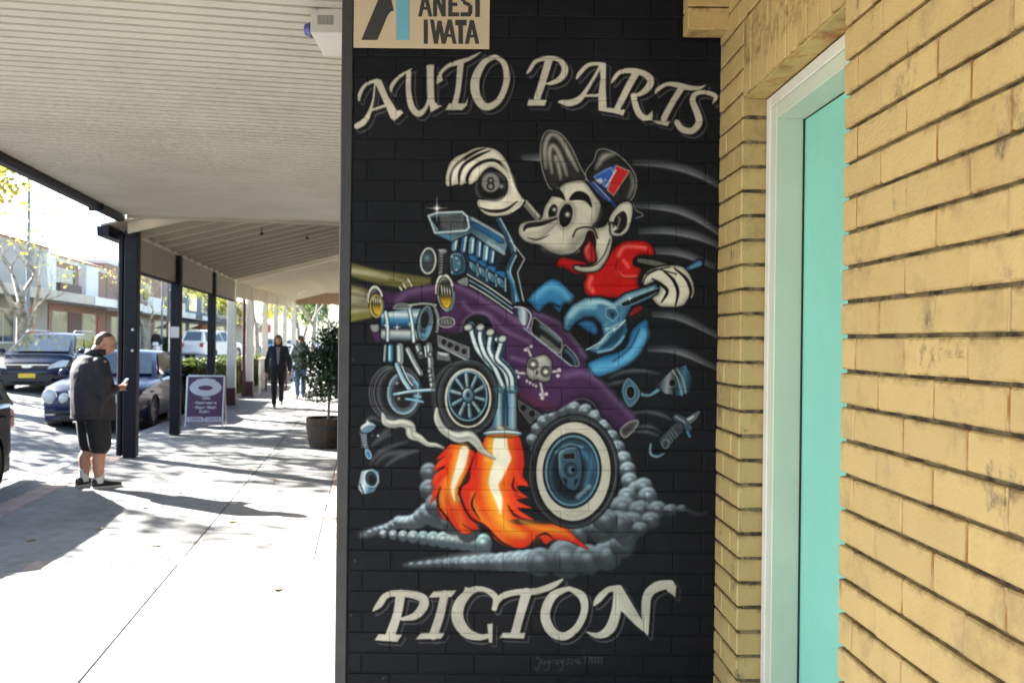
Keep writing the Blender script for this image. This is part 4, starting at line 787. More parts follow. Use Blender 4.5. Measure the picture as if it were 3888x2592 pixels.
# door: architrave, lining, leaf
M['mint'] = mat('mint_door_paint', (.235, .60, .51), .32, .05, 1.5, .06, 40, world=True, col2=(.21, .55, .465), ns2=4, thr=(.5, .75)); M['palemint'] = mat('pale_green_frame', (.55, .60, .50), .4, .05, 4, .05, 60, world=True); M['archi'] = mat('white_frame_paint', (.64, .63, .59), .45, .07, 9, .12, 70, world=True, col2=(.5, .46, .4), ns2=9, thr=(.6, .72))
def frame_part(name, m, y0, y1, z0, z1, xa, xb, ch=.004): return MB().box(xa, xb, y0, y1, z0, z1, ch).build(name, m, shop, smooth=20)
T = 2.524
fr = frame_part('door_frame', M['archi'], 3.055, PIER0-.001, 0, T, .088, .20)
MB().box(.093, .20, 3.003, 3.0545, 0, T-.043, .003).build('jamb_lining', M['palemint'], fr, smooth=20)  # linings get a pale green base colour, the architrave a white one
MB().box(.088, .20, NEAR+.001, NEAR+.043, 0, T, .004).build('jamb', M['archi'], fr, smooth=20)
MB().box(.093, .20, NEAR+.0435, NEAR+.095, 0, T-.043, .003).build('jamb_lining', M['palemint'], fr, smooth=20)
MB().box(.088, .199, NEAR+.044, 3.0545, T-.042, T, .004).build('head', M['archi'], fr, smooth=20)
MB().box(.0935, .199, NEAR+.0955, 3.0025, T-.094, T-.0425, .003).build('head_lining', M['palemint'], fr, smooth=20)
dr = frame_part('door', M['mint'], NEAR+.098, 3.0, .02, T-.097, .196, .24, .003)
MB().box(.190, .196, 2.9995, 3.0025, .02, T-.096).build('seal', M['plastic'], dr)
kn = MB().lathe([(.0, -.05), (.022, -.048), (.026, -.035), (.012, -.02), (.012, 0), (.03, .001), (.03, .006)], 16, 'X', (.196, 2.42, 1.02)); kn.build('door_handle', M['chrome'], dr, smooth=40)
# pencilled scribble on one brick
mb = MB()
def wy(u): return WA*3183/(u+110)
def scrib(pts):
    q = []
    for i in range(0, len(pts), 2):
        u = 2600+pts[i]/1.742-1944; v = -u*SR+(850+pts[i+1]/1.742-1296); y = wy(u); q.append(Vector((-.0020, y, CAM_H-v*y/3183)))
    for a, b in zip(q, q[1:]):
        d = (b-a).normalized(); w = Vector((0, -d.z, d.y))*.00055; mb.quad(a-w, a+w, b+w, b-w)
for p in ((1690, 770, 1688, 820, 1683, 885), (1690, 775, 1725, 768), (1688, 830, 1715, 822), (1728, 835, 1726, 880), (1727, 850, 1740, 838), (1745, 862, 1768, 855, 1762, 835, 1748, 845, 1750, 880, 1775, 885), (1790, 868, 1812, 830, 1815, 795, 1803, 790, 1798, 830, 1803, 885, 1830, 880), (1812, 862, 1838, 850, 1835, 835, 1820, 845, 1818, 875, 1850, 885)): scrib(p)
mb.build('pencil_scribble', mat('pencil', (.16, .12, .09), .8), shop)
# cobweb clump in a bed joint
mb = MB(); cw = random.Random(8)
for i in range(46):
    y = 1.60+cw.uniform(-.05, .05); z = .905+cw.uniform(-.004, .004); mb.tube([(cw.uniform(-.002, .006), y, z), (cw.uniform(-.008, .002), y+cw.uniform(-.02, .02), z+cw.uniform(-.012, .006)), (cw.uniform(-.004, .004), y+cw.uniform(-.03, .03), z-cw.uniform(0, .03 if i > 36 else .006))], .0009, 3)
w = mb.build('cobweb', mat('cobweb_dust', (.05, .04, .035), .95), shop)
# ================================================================= awning over the footpath, verandas beyond
def sthing(name, label, cat, s, l, z=0, rz=0., group=None): return thing(name, label, cat, P(s, l, z), SA+rz, group)
AWZ = 3.20; AW1 = 11.60
aw = sthing('shop_awning', 'flat cream ribbed awning ceiling with a dark gutter over the near footpath', 'awning', 0, 0)
SBW = .1035
sbm = MB(); sbm.add([(x, y, z) for x in (-3.10, 1.45) for y, z in ((0, .026), (.003, .0), (SBW-.027, 0.), (SBW-.023, .025), (SBW-.0005, .0262))], [(i, i+1, i+6, i+5) for i in range(4)])
sbm = sbm.mesh('soffit_board', M['soffit'], 25)
nb_ = int((AW1-2.3)/SBW)
for k in range(nb_): obj('soffit_board', sbm, aw, (0, AW1-.03-SBW*(k+1), AWZ))
MB().box(-3.10, 1.45, -7, AW1-.03-SBW*nb_, AWZ+.002, AWZ+.028).build('soffit_sheet', M['soffit'], aw)
MB().box(-3.12, 1.45, -7, AW1, AWZ+.03, AWZ+.24).build('roof', M['steel'], aw)
gt = MB(); gt.prism_y([(-3.105, AWZ-.03), (-3.125, AWZ-.075), (-3.19, AWZ-.085), (-3.23, AWZ-.05), (-3.24, AWZ+.10), (-3.26, AWZ+.14), (-3.105, AWZ+.14)], -7, AW1+.02); gt.build('gutter', M['gutter'], aw)
for s in (7.1, 10.6): MB().box(-3.245, -3.075, s, s+.05, AWZ-.092, AWZ-.012).build('gutter_bracket', M['gutter'], aw)
MB().box(-3.08, 1.45, AW1-.028, AW1, AWZ-.035, AWZ+.26).build('end_fascia', M['cream'], aw)
# alarm siren on the soffit beside the mural
al = thing('alarm_siren_box', 'small white alarm siren box with louvre and blue strobe under the awning', 'alarm', (-.98, 4.0, AWZ-.165), 0)
M['alarm'] = mat('alarm_white', (.50, .485, .455), .5, .05, 9)
a_ = MB(); a_.add([(0, 0, .045), (.25, 0, .045), (.25, .2, 0.0), (.02, .2, 0.0), (0, 0, .165), (.25, 0, .165), (.25, .2, .165), (.01, .2, .165)], [(0, 1, 5, 4), (0, 3, 2, 1), (4, 5, 6, 7), (0, 4, 7, 3), (1, 2, 6, 5), (2, 3, 7, 6)]); ab = a_.build('case', M['alarm'], al)
ab.modifiers.new('b', 'BEVEL').width = .004
for i in range(12): MB().box(.035+i*.0065, .0385+i*.0065, -.0015, .001, .085, .13).build('louvre_slat', mat('louvre_grey', (.16, .15, .14), .6) if i == 0 else bpy.data.materials['louvre_grey'], al)
st = MB().lathe([(.036, 0), (.034, -.012), (.034, -.013), (.031, -.03), (.024, -.042), (0, -.046)], 18, 'X', (0, .07, .085)); st.build('strobe_lens', mat('blue_lens', (.04, .06, .30), .2, .05, 9, spec=.8), al, smooth=40)
MB().lathe([(.039, .001), (.039, -.012), (.034, -.0125)], 18, 'X', (0, .07, .085)).build('strobe_base', M['plastic'], al, smooth=40)
for x, y in ((.03, .0), (.16, .0)): MB().lathe([(0, -.003), (.005, -.002), (.006, 0)], 8, 'Y', (x, y, .155)).build('screw', M['steel'], al)
# ---- veranda with dark posts
v2 = sthing('dark_post_veranda', 'sloping raftered veranda on dark square posts', 'veranda', 0, 0)
VP = 3.15; V0, V1 = AW1+.06, 21.0
def vz(l): return 3.02+.27*(VP-l)
M['veranda'] = mat('veranda_cream', (.40, .365, .31), .6, .06, 2); M['veranda2'] = mat('veranda_sheet', (.33, .30, .25), .55, .06, 3)
def ramp(mb, l0, l1, s0, s1, zb, th): 
    mb.add([(-l, s, vz(l)+z) for s in (s0, s1) for l, z in ((l0, zb), (l1, zb), (l1, zb+th), (l0, zb+th))], [(0, 1, 2, 3), (7, 6, 5, 4), (0, 4, 5, 1), (1, 5, 6, 2), (2, 6, 7, 3), (3, 7, 4, 0)]); return mb
ramp(MB(), -.1, 3.42, V0, V1, .11, .03).build('roof_sheet', M['veranda2'], v2)
k = 0; s = V0+.12
rm = ramp(MB(), -.1, 3.12, 0, .05, -.04, .148).mesh('rafter', M['cream'])
while s < V1: obj('rafter', rm, v2, (0, s, 0)); s += .62
for l in (.9, 2.0): ramp(MB(), l, l+.05, V0, V1, .07, .038).build('batten', M['veranda'], v2)
MB().box(-VP-.02, -VP+.03, 12.1, V1, 2.53, 2.99).build('fascia_board', M['veranda'], v2)
MB().box(-VP-.035, -VP+.05, 12.1, V1, 2.991, 3.03).build('top_rail', M['cream2'], v2)
MB().box(-VP-.03, -VP+.04, 12.1, V1, 2.50, 2.53).build('bottom_rail', M['navy'], v2)
g2 = MB(); g2.prism_y([(-3.32, 2.93), (-3.46, 2.93), (-3.47, 3.06), (-3.32, 3.06)], V0, V1); g2.build('gutter', M['gutter'], v2)
def post(s, l, w, z1, par, m, base=None):
    o = MB().box(-l-w/2, -l+w/2, s-w/2, s+w/2, .012, z1, .006).build('post', m, par, smooth=20)
    MB().lathe([(.03, 0.001), (.03, .013)], 8, 'Z', (-l, s, 0)).build('post_foot', M['steel'], o)
    if base: MB().box(-l-w/2-.012, -l+w/2+.012, s-w/2-.012, s+w/2+.012, .0, base, .006).build('post_base', M['maroon'], o, smooth=20)
    return o
p1 = post(12.0, 3.11, .165, 3.05, v2, M['navy'])
d = MB().box(-3.29, -3.21, 11.96, 12.06, .02, 3.02, .02).build('downpipe', M['navy'], v2, smooth=25)
for z in (1.72, 1.44): MB().lathe([(0, -.006), (.018, -.004), (.02, .003)], 10, 'Y', (-3.08, 11.915, z)).build('bolt', M['steel'], p1)
p2 = post(14.72, 3.12, .16, 2.98, v2, M['navy'])
nt = MB().box(-3.19, -3.055, 14.63, 14.638, 1.62, 1.80).build('notice', mat('notice_paper', (.7, .7, .68), .7, .04, 9), p2)
post(18.1, 3.14, .15, 2.98, v2, M['navy'])
for s, l in ((14.2, 1.7), (16.0, 1.1)):
    MB().tube([(-l, s, vz(l)+.01), (-l, s, vz(l)-.08)], .008, 6).tube([(-l-.03, s, vz(l)-.08), (-l+.03, s, vz(l)-.08)], .018, 8).build('ceiling_fitting', M['gutter'], v2)
# ---- paler veranda beyond with white posts
v3 = sthing('white_post_veranda', 'cream veranda on white posts with maroon feet', 'veranda', 0, 0)
def r3(s): return .022*(s-21)
W0, W1 = 21.1, 38.9
mb = MB(); mb.add([(-l, s, vz(l)+.10+r3(s)+z) for s in (W0, W1) for l, z in ((-.1, 0), (3.45, 0), (3.45, .03), (-.1, .03))], [(0, 1, 2, 3), (7, 6, 5, 4), (0, 4, 5, 1), (1, 5, 6, 2), (2, 6, 7, 3), (3, 7, 4, 0)]); mb.build('roof_sheet', mat('veranda_lining', (.42, .36, .25), .6, .1, 2), v3)
rm = ramp(MB(), -.1, 3.16, 0, .07, -.06, .158).mesh('rafter', M['cream2']); s = W0+.4
while s < W1: obj('rafter', rm, v3, (0, s, r3(s))); s += .9
mb = MB()
mb.add([(-l, s, z+r3(s)) for s in (W0, W1) for l, z in ((3.17, 2.62), (3.22, 2.62), (3.22, 3.0), (3.17, 3.0))], [(0, 1, 2, 3), (7, 6, 5, 4), (0, 4, 5, 1), (1, 5, 6, 2), (2, 6, 7, 3), (3, 7, 4, 0)]); mb.build('fascia_board', M['cream2'], v3)
for s, w in ((21.25, .2), (24.5, .19), (28.0, .17), (31.3, .16), (34.7, .16), (38.7, .17)): post(s, 3.22, w, 2.98+r3(s), v3, M['whitepaint'], .42 if s < 26 else None)
MB().tube([(-3.36, 24.3, 0), (-3.36, 24.3, 3.0)], .045, 8).build('downpipe', M['maroon'], v3, smooth=40)
MB().box(-3.25, 1, W1, W1+.08, 3.2, 3.72).build('end_beam', M['tan'], v3)
mb = MB(); mb.box(-3.25, 1, W1+.001, W1+.06, 3.72, 4.35); mb.build('end_panel', M['cream2'], v3)
mb = MB().tube([(-1.6, 33, 3.9), (-2.6, 33, 3.35)], .04, 6).tube([(-1.6, 36, 4.0), (-.6, 36, 3.5)], .04, 6); mb.build('brace', M['cream2'], v3)
# ---- shop fronts under the verandas (near side)
def shopfront(label, s0, s1, z1, wallm, nwin, l0=.085):
    t = sthing('glazed_shop', label, 'shop', s0, l0)
    L_ = s1-s0; w = L_/nwin
    MB().box(.03, 8, 0, L_, -.1, z1).build('wall', wallm, t)
    for i in range(nwin):
        y = i*w
        MB().box(.0, .032, y+.05, y+w-.05, 0, .45).build('stallboard', M['maroon'], t)
        f = MB().box(.0, .034, y+.08, y+w-.08, .46, 2.5).build('window', M['cream2'], t); MB().box(-.006, .0, y+.14, y+w-.14, .52, 2.44).build('pane', M['glass'], f)
    MB().box(-.02, .06, 0, L_, z1-.12, z1+.02).build('cornice', M['cream2'], t)
    return t
shopfront('glazed shop front under the ribbed awning behind the mural wall', 3.75, AW1-.1, 4.2, M['cream'], 4, .02)
shopfront('glazed shop front under the dark post veranda', AW1, 21.0, 4.8, M['cream2'], 4)
shopfront('glazed shop front under the white post veranda', 21.1, 39.5, 5.4, M['cream'], 7)
# ================================================================= buildings across the street
BLN = 19.5
def far_building(label, s0, s1, h, wallm, awm, awz, floors, roofm=None, parapet=.3):
    """floors: list of (z0,z1,[(a,b,mat,kind)]) with a,b as distances from s0"""
    t = sthing('shop_building', label, 'building', s0, BLN, .42); L_ = s1-s0
    MB().box(-9, 0, 0, L_, -.2, h).build('wall', wallm, t)
    if parapet: MB().box(-9, .06, -.02, L_+.02, h, h+parapet).build('parapet', awm, t)
    if roofm: 
        r = MB(); r.prism_y([(.35, h+parapet), (-9, h+parapet), (-4.5, h+parapet+1.5)], -.1, L_+.1); r.build('roof', roofm, t)
    if awz:
        a = MB().box(0, 2.6, .02, L_-.02, awz, awz+.16).build('awning', awm, t); MB().box(2.6, 2.7, .02, L_-.02, awz-.12, awz+.42).build('fascia', awm, a)
    for z0, z1, items in floors:
        for a, b, m, kind in items:
            if kind == 'w':
                f = MB().box(.0, .06, a, b, z0, z1).build('window', M['whitepaint'], t); n_ = max(1, round((b-a)/1.3)); w = (b-a)/n_
                for i in range(n_): MB().box(.06, .07, a+i*w+.06, a+(i+1)*w-.06, z0+.07, z1-.07).build('pane', m, f)
            elif kind == 'p': MB().box(.0, .5, a, b, z0, z1).build('panel', m, t)
            elif kind == 'd': MB().box(.0, .05, a, b, z0, z1).build('door', m, t)
            elif kind == 's': MB().box(2.71, 2.76, a, b, z0, z1).build('sign_panel', m, t)
            elif kind == 'r':
                f = MB().box(.0, .05, a, b, z0, z1).build('roller_door', m, t)
                for i in range(10): MB().box(.05, .065, a+.05, b-.05, z0+i*(z1-z0)/10+.02, z0+(i+1)*(z1-z0)/10-.02).build('slat', m, f)
    return t
M['bg1'] = mat('render_grey', (.42, .40, .37), .8, .1, 1); M['bg2'] = mat('brick_pink', (.36, .22, .17), .85, .2, 8); M['bg3'] = mat('render_cream', (.55, .50, .42), .8, .1, 1); M['bg4'] = mat('blue_grey', (.16, .19, .24), .8, .15, 1); M['bgw'] = mat('white_render', (.78, .77, .74), .7, .05, 1)
M['brownpanel'] = mat('brown_panel', (.15, .08, .075), .6, .1, 3); M['terracotta'] = mat('terracotta', (.26, .11, .07), .85, .2, 4); M['darkaw'] = mat('dark_awning', (.05, .055, .075), .6, .1, 3); M['stone'] = mat('stone_base', (.33, .29, .23), .9, .25, 5); M['redp'] = mat('red_panel', (.45, .05, .05), .5); M['orangep'] = mat('orange_panel', (.7, .25, .10), .6)
far_building('grey rendered two storey shop with deep white awning fascia behind the plane tree', 40, 56.2, 6.3, M['bg1'], M['bg3'], 3.3, [
    (.8, 2.7, [(8.2, 11, M['glass'], 'w')]), (0, 2.9, [(11.6, 13.2, M['plastic'], 'd'), (13.4, 14.1, M['orangep'], 'd')]), (0, .8, [(6, 11, M['stone'], 'p')]), (3.75, 6.2, [(14.6, 16.1, M['bgw'], 'p')])], M['terracotta'])
far_building('white and brown panelled shop with balcony windows across the street', 56.4, 68, 6.0, M['bg2'], M['bgw'], 3.3, [
    (3.8, 5.6, [(.4, 4.6, M['glass'], 'w')]), (3.8, 4.6, [(.5, 4.5, M['brownpanel'], 'p')]), (3.6, 6.1, [(5.4, 8, M['bgw'], 'p')]), (.2, 2.8, [(.5, 3, M['glass'], 'w'), (3.5, 6, M['brownpanel'], 'd'), (6.2, 9, M['glass'], 'w')]), (0, 2.6, [(9.5, 10.2, M['redp'], 'd')])], M['terracotta'])
far_building('pink brick shop with white awning and pale roller door across the street', 68.2, 88, 6.8, M['bg2'], M['bgw'], 3.2, [
    (0, 2.9, [(6, 13, M['bg1'], 'r')]), (.5, 2.8, [(1, 4.8, M['glass'], 'w'), (14.5, 19, M['glass'], 'w')]), (4.4, 6, [(3, 6, M['glass'], 'w'), (10, 13, M['glass'], 'w')]), (3.2, 4.4, [(1, 6, M['bgw'], 's'), (12, 14.5, M['bgw'], 's')])])
far_building('blue grey shop with a low dark awning across the street', 88.2, 112, 7.4, M['bg4'], M['darkaw'], 3.1, [
    (.5, 2.8, [(1, 8, M['glass'], 'w'), (10, 15, M['glass'], 'w')]), (4.2, 6.2, [(2, 7, M['glass'], 'w'), (10, 14, M['glass'], 'w'), (17, 21, M['glass'], 'w')]), (0, 2.8, [(16, 18, M['bg3'], 'd')]), (3.05, 3.5, [(3, 8, M['bgw'], 's')])])
far_building('cream gabled shop farthest along the opposite footpath', 112.3, 150, 6.5, M['bg3'], M['bg4'], 3.3, [
    (.5, 2.8, [(2, 9, M['glass'], 'w'), (12, 20, M['glass'], 'w')]), (4.2, 5.8, [(4, 9, M['glass'], 'w'), (16, 22, M['glass'], 'w')])], M['terracotta'])
# ================================================================= trees, hedges
def make_tree(seed, H, trunk_r, spread, leaves, leaf_size, leaf_mat, lean=0., first=.32, depth=5, bark='bark', droop=0.):
    r = random.Random(seed); wood = MB(); tips = []
    def grow(p, d, length, rad, lev):
        n = 4 if lev < 2 else 3; pts = [p.copy()]; q = p.copy(); dd = d.copy(); rs = [rad]
        for i in range(n):
            dd = (dd+Vector((r.uniform(-1, 1), r.uniform(-1, 1), r.uniform(-.5, .9)))*(.10+.045*lev)).normalized(); q = q+dd*length/n; pts.append(q.copy()); rs.append(rad*(1-(.38 if lev == 0 else .55)*(i+1)/n))
            if lev >= 3: tips.append(q.copy())
        wood.tube(pts, rs, (9, 7, 5, 4, 3, 3)[min(lev, 5)], cap=(lev == 0))
        if lev >= depth: return
        kids = 4 if lev == 0 else r.choice((2, 3, 3))
        for k in range(kids):
            t = 1. if k < 2 else r.uniform(.45, .9); i = max(1, round(t*n)); base = pts[i]
            a = r.uniform(0, 2*PI) if lev else 2*PI*k/kids+r.uniform(-.5, .5); ang = r.uniform(.4, .85)*(spread if lev == 0 else 1)
            side = dd.orthogonal().normalized(); side = Matrix.Rotation(a, 3, dd) @ side
            nd = (dd*math.cos(ang)+side*math.sin(ang)+Vector((0, 0, .12-droop*lev))).normalized()
            grow(base, nd, length*r.uniform(.58, .8), rs[i]*r.uniform(.55, .72), lev+1)
    grow(Vector((0, 0, -.05)), Vector((lean, 0, 1)).normalized(), H*first, trunk_r, 0)
    lf = MB()
    if tips:
        for i in range(leaves):
            c = r.choice(tips); p = c+Vector((r.gauss(0, .16), r.gauss(0, .16), r.gauss(-.05, .16))); a = Vector((r.uniform(-1, 1), r.uniform(-1, 1), r.uniform(-1, .6))).normalized(); b = a.orthogonal().normalized(); b = Matrix.Rotation(r.uniform(0, 6.28), 3, a) @ b; s = leaf_size*r.uniform(.6, 1.3)
            lf.add([p-a*s*.5, p+b*s*.42, p+a*s*.62, p-b*s*.42], [(0, 1, 2, 3)])
    return wood.mesh('trunk', M[bark], 60), lf.mesh('crown', leaf_mat)
def put_tree(label, s, l, z, meshes, rz=0., sc=1., name='plane_tree', group=None):
    t = sthing(name, label, 'tree', s, l, z, rz, group); t.scale = (sc, sc, sc)
    obj('trunk', meshes[0], t); obj('crown', meshes[1], t); return t
tA = make_tree(3, 8.5, .28, 1.1, 430, .11, M['leaf_autumn'], .10)
tB = make_tree(9, 9.5, .22, 1.0, 4200, .13, M['leaf_autumn'], -.05)
tE = make_tree(31, 10, .24, 1.1, 4600, .13, M['leaf_autumn'], .05)
tC = make_tree(15, 9, .2, .95, 6500, .13, M['leaf_autumn'], .0)
tD = make_tree(22, 8, .2, 1.1, 8000, .17, M['leaf_green'], .0)
G1 = 'plane trees along the street'
put_tree('plane tree with thin yellow leaves behind the dark blue wagon', 31.0, 11.6, .25, tA, .4, .95, group=G1)
put_tree('nearly bare plane tree left of the frame beside the road', 21.0, 10.6, .25, tE, 1.2, group=G1)
put_tree('nearly bare plane tree standing closest to the camera on the road side', 18.0, 12.6, .25, tB, 3.0, 1.0, group=G1)
put_tree('bare plane tree between the closest one and the wagon', 24.5, 12.8, .25, tE, 4.2, 1.0, group=G1)
put_tree('plane tree beside the motor scooter across the road', 62, 15.2, .3, tA, 2.2, .9, group=G1)
put_tree('plane tree with yellow crown beyond the white four wheel drive', 84, 14.8, .3, tC, .9, .9, group=G1)
put_tree('sunlit plane tree behind the second white veranda post', 50, 6.2, .1, tC, 2.0, .85, group=G1)
put_tree('plane tree with long low branch beyond the white veranda', 60, 3.6, .1, tC, 5.1, 1.1, group=G1)
put_tree('green tree farthest along the near footpath', 88, 3.8, .1, tD, .3, 1.1, group=G1)
put_tree('green tree closing the view at the street end', 130, 5.5, .1, tD, 2.4, 1.5, group=G1)
put_tree('yellow green tree far along the middle of the street', 112, 8.5, .2, tC, 3.7, 1.3, group=G1)
put_tree('large green tree behind the far shops at the street end', 165, 12, .2, tD, 1.4, 1.8, group=G1)
put_tree('bare plane tree nearest the camera, out of view left of the road', 14.2, 11.2, .25, tA, 5.0, 1.0, group=G1)
def hedge(label, s0, s1, l0, l1, z0, z1, seed, n, m='hedge', ls=.06):
    r = random.Random(seed); t = sthing('hedge', label, 'hedge', s0, l0, z0); w, L_, h = l1-l0, s1-s0, z1-z0
    MB().box(-w+.06, -.06, .06, L_-.06, 0, h-.07).build('branches', mat('hedge_core', (.012, .02, .008), .9) if 'hedge_core' not in bpy.data.materials else bpy.data.materials['hedge_core'], t)
    lf = MB()
    for i in range(n):
        f = r.random(); y = r.uniform(0, L_); 
        if f < .45: p = Vector((-r.uniform(0, w), y, h+r.gauss(0, .03)))
        elif f < .75: p = Vector((r.gauss(0, .03), y, r.uniform(.02, h)))
        elif f < .9: p = Vector((-r.uniform(0, w), r.gauss(0, .03), r.uniform(.02, h)))
        else: p = Vector((-w+r.gauss(0, .03), y, r.uniform(.02, h)))
        a = Vector((r.uniform(-1, 1), r.uniform(-1, 1), r.uniform(-.6, 1))).normalized(); b = a.orthogonal().normalized(); b = Matrix.Rotation(r.uniform(0, 6.28), 3, a) @ b; s = ls*r.uniform(.7, 1.5)
        lf.add([p-a*s, p+b*s*.7, p+a*s, p-b*s*.7], [(0, 1, 2, 3)])
    lf.build('foliage', M[m], t); return t
hedge('clipped green hedge at the kerb behind the purple sandwich board', 19.6, 23.6, 3.75, 4.7, -.1, .98, 1, 5200)
hedge('clipped green hedge at the kerb behind the first white post', 24.4, 31, 3.75, 4.8, -.1, .95, 2, 5600, ls=.07)
hedge('low yellow green hedge at the kerb farther along', 32, 42, 3.8, 5.0, -.1, .8, 3, 4200, ls=.09)
hedge('dark low hedge in the median left of the wagon', 27.5, 40, 11.9, 13.0, .2, .85, 4, 4200, 'leaf_dark', .09)
hedge('dark hedge in front of the blue grey shop', 66, 80, 14.5, 15.6, .3, 1.5, 5, 3000, 'leaf_dark', .14)
# ================================================================= vehicles
def carpaint(name, c, metal=0.): return mat(name, c, .25, .04, 3, metal=metal, coat=.22, spec=.25)
def make_wheel(r, w, rimm, spokes=5):
    ty = MB().lathe([(r*.62, -w*.42), (r*.66, -w*.5), (r*.93, -w*.5), (r, -w*.36), (r, w*.36), (r*.93, w*.5), (r*.66, w*.5), (r*.62, w*.42)], 26, 'X').mesh('tyre', M['tyre'], 40)
    rm = MB().lathe([(0, w*.30), (r*.12, w*.32), (r*.14, w*.22), (r*.15, w*.05), (r*.6, w*.02), (r*.62, w*.44), (r*.65, w*.45), (r*.65, -w*.4), (0, -w*.4)], 26, 'X')
    for k in range(spokes):
        a = 2*PI*k/spokes; c, s = math.cos(a), math.sin(a); e = r*.085
        rm.add([(w*x, c*q-s*t, s*q+c*t) for q, x in ((r*.1, .36), (r*.63, .40)) for t in (-e, e) ]+[(w*.1, c*q-s*t, s*q+c*t) for q in (r*.1, r*.63) for t in (-e, e)], [(0, 1, 3, 2), (4, 6, 7, 5), (0, 2, 6, 4), (1, 5, 7, 3)])
    return ty, rm.mesh('rim', rimm, 40)
def make_car(name, label, s, l, rz, sp, group=None):
    """local +y is the nose"""
    t = sthing(name, label, sp.get('cat', 'car'), s, l, road_z(l)+.002, rz, group)
    L, W, H = sp['L'], sp['W'], sp['H']; hw = W/2; yf, yr_ = L/2, -L/2; hood, belt, deck = sp['hood'], sp['belt'], sp['deck']; c0, c1, c2, c3 = sp['cab']; R = sp.get('R', .31); wf, wb = sp['wf'], sp['wb']; zb = sp.get('zb', .2)
    ar = R+.055
    def arch(yc): 
        a0 = math.asin(min(.99, (zb-R)/ar)) if zb < R else 0
        return [(yc+ar*math.cos(a), R+ar*math.sin(a)) for a in np.linspace(a0, PI-a0, 11)]
    prof = [(yf-.10, zb+.02), (yf-.02, zb+.12), (yf, zb+.28), (yf-.015, hood-.20), (yf-.06, hood-.09), (yf-.16, hood-.02), (yf-.5, hood+.045), (c0+.25, belt-.015), (c0, belt), (c0-.6, belt+.012), ((c0+c3)/2, belt+.02), (c3+.3, belt+.02), (c3, deck), (yr_+.25, deck-.01), (yr_+.06, deck-.06), (yr_+.01, deck-.2), (yr_, zb+.3), (yr_+.04, zb+.1), (yr_+.14, zb+.02)]
    a_r = arch(wb)[::-1]; a_f = arch(wf)[::-1]
    prof += [(p[0], p[1]) for p in a_r]+[(p[0], p[1]) for p in a_f]
    cols = [-1, -.985, -.93, -.75, -.4, 0, .4, .75, .93, .985, 1]
    def pos(u, y, z):
        e = max(0, (abs(y)-(L/2-.75))/.75); x = u*hw*(1-.13*e*e)
        top = max(0, min(1, (z-.45)/.3)); yy = y-math.copysign(.16*abs(u)**3*e, y); k = max(0, abs(u)-.75)/.25
        zz = z-top*(.025*u*u+.055*k*k); x *= 1-.03*max(0, (.45-z)/.3)
        return (x*(1-.012*k*0), yy, zz)
    bm_ = MB(); n = len(prof); V = [pos(u, y, z) for u in cols for y, z in prof]; nc = len(cols)
    F = [(c*n+i, (c+1)*n+i, (c+1)*n+(i+1) % n, c*n+(i+1) % n) for c in range(nc-1) for i in range(n)]
    bm_.add(V, F+[tuple(range(n)), tuple((nc-1)*n+i for i in range(n))[::-1]])
    body = bm_.build('body', sp['paint'], t, smooth=38)
    # cabin
    hb, hr = hw*.90, hw*.70; zr = H; zb2 = belt-.06
    st = [(c0, hb, zb2, hb, zb2+.02), (c1, hb, zb2, hr, zr-.03), ((c1+c2)/2, hb*1.01, zb2, hr*1.02, zr), (c2, hb, zb2, hr*.98, zr-.03), (c3, hb*.97, zb2, hb*.94, zb2+.03)]
    cb = MB(); V = []
    for (y, b_, z0, r_, z1) in st:
        for u in (-1, -.8, -.4, 0, .4, .8, 1): V.append((u*r_, y, z1-.035*u*u*(z1 > belt+.1)))
    m_ = 7; F = [(i*m_+k, i*m_+k+1, (i+1)*m_+k+1, (i+1)*m_+k) for i in range(4) for k in range(m_-1)]
    nb0 = len(V)
    for (y, b_, z0, r_, z1) in st: V += [(-b_, y, z0), (b_, y, z0)]
    for i in range(4): F += [(i*m_, (i+1)*m_, nb0+2*(i+1), nb0+2*i), (i*m_+m_-1, nb0+2*i+1, nb0+2*(i+1)+1, (i+1)*m_+m_-1)]
    F += [(0, nb0, nb0+1, m_-1)+tuple(range(m_-2, 0, -1))]; 
    cb.add(V, F); cabin = cb.build('cabin', sp.get('roofpaint', sp['paint']), t, smooth=50)
    def pane(name, a, b, c, d, ins=(.06, .06), off=.012):   # a,b bottom; c,d top
        a, b, c, d = map(Vector, (a, b, c, d)); nrm = (b-a).cross(d-a).normalized()
        f = lambda u, v: (a*(1-u)+b*u)*(1-v)+(d*(1-u)+c*u)*v+nrm*off
        i, j = ins; q = MB(); q.add([f(i, j), f(.5, j), f(1-i, j), f(1-i, 1-j), f(.5, 1-j), f(i, 1-j)], [(0, 1, 4, 5), (1, 2, 3, 4)]); return q.build(name, M['carglass'], cabin)
    pane('windscreen', (hb*.97, c0-.03, zb2+.05), (-hb*.97, c0-.03, zb2+.05), (-hr, c1, zr-.05), (hr, c1, zr-.05), (.05, .08), .03)
    pane('rear_window', (-hb*.92, c3+.03, zb2+.06), (hb*.92, c3+.03, zb2+.06), (hr*.96, c2, zr-.05), (-hr*.96, c2, zr-.05), (.08, .1), .03)
    nd = sp.get('doors', 2)
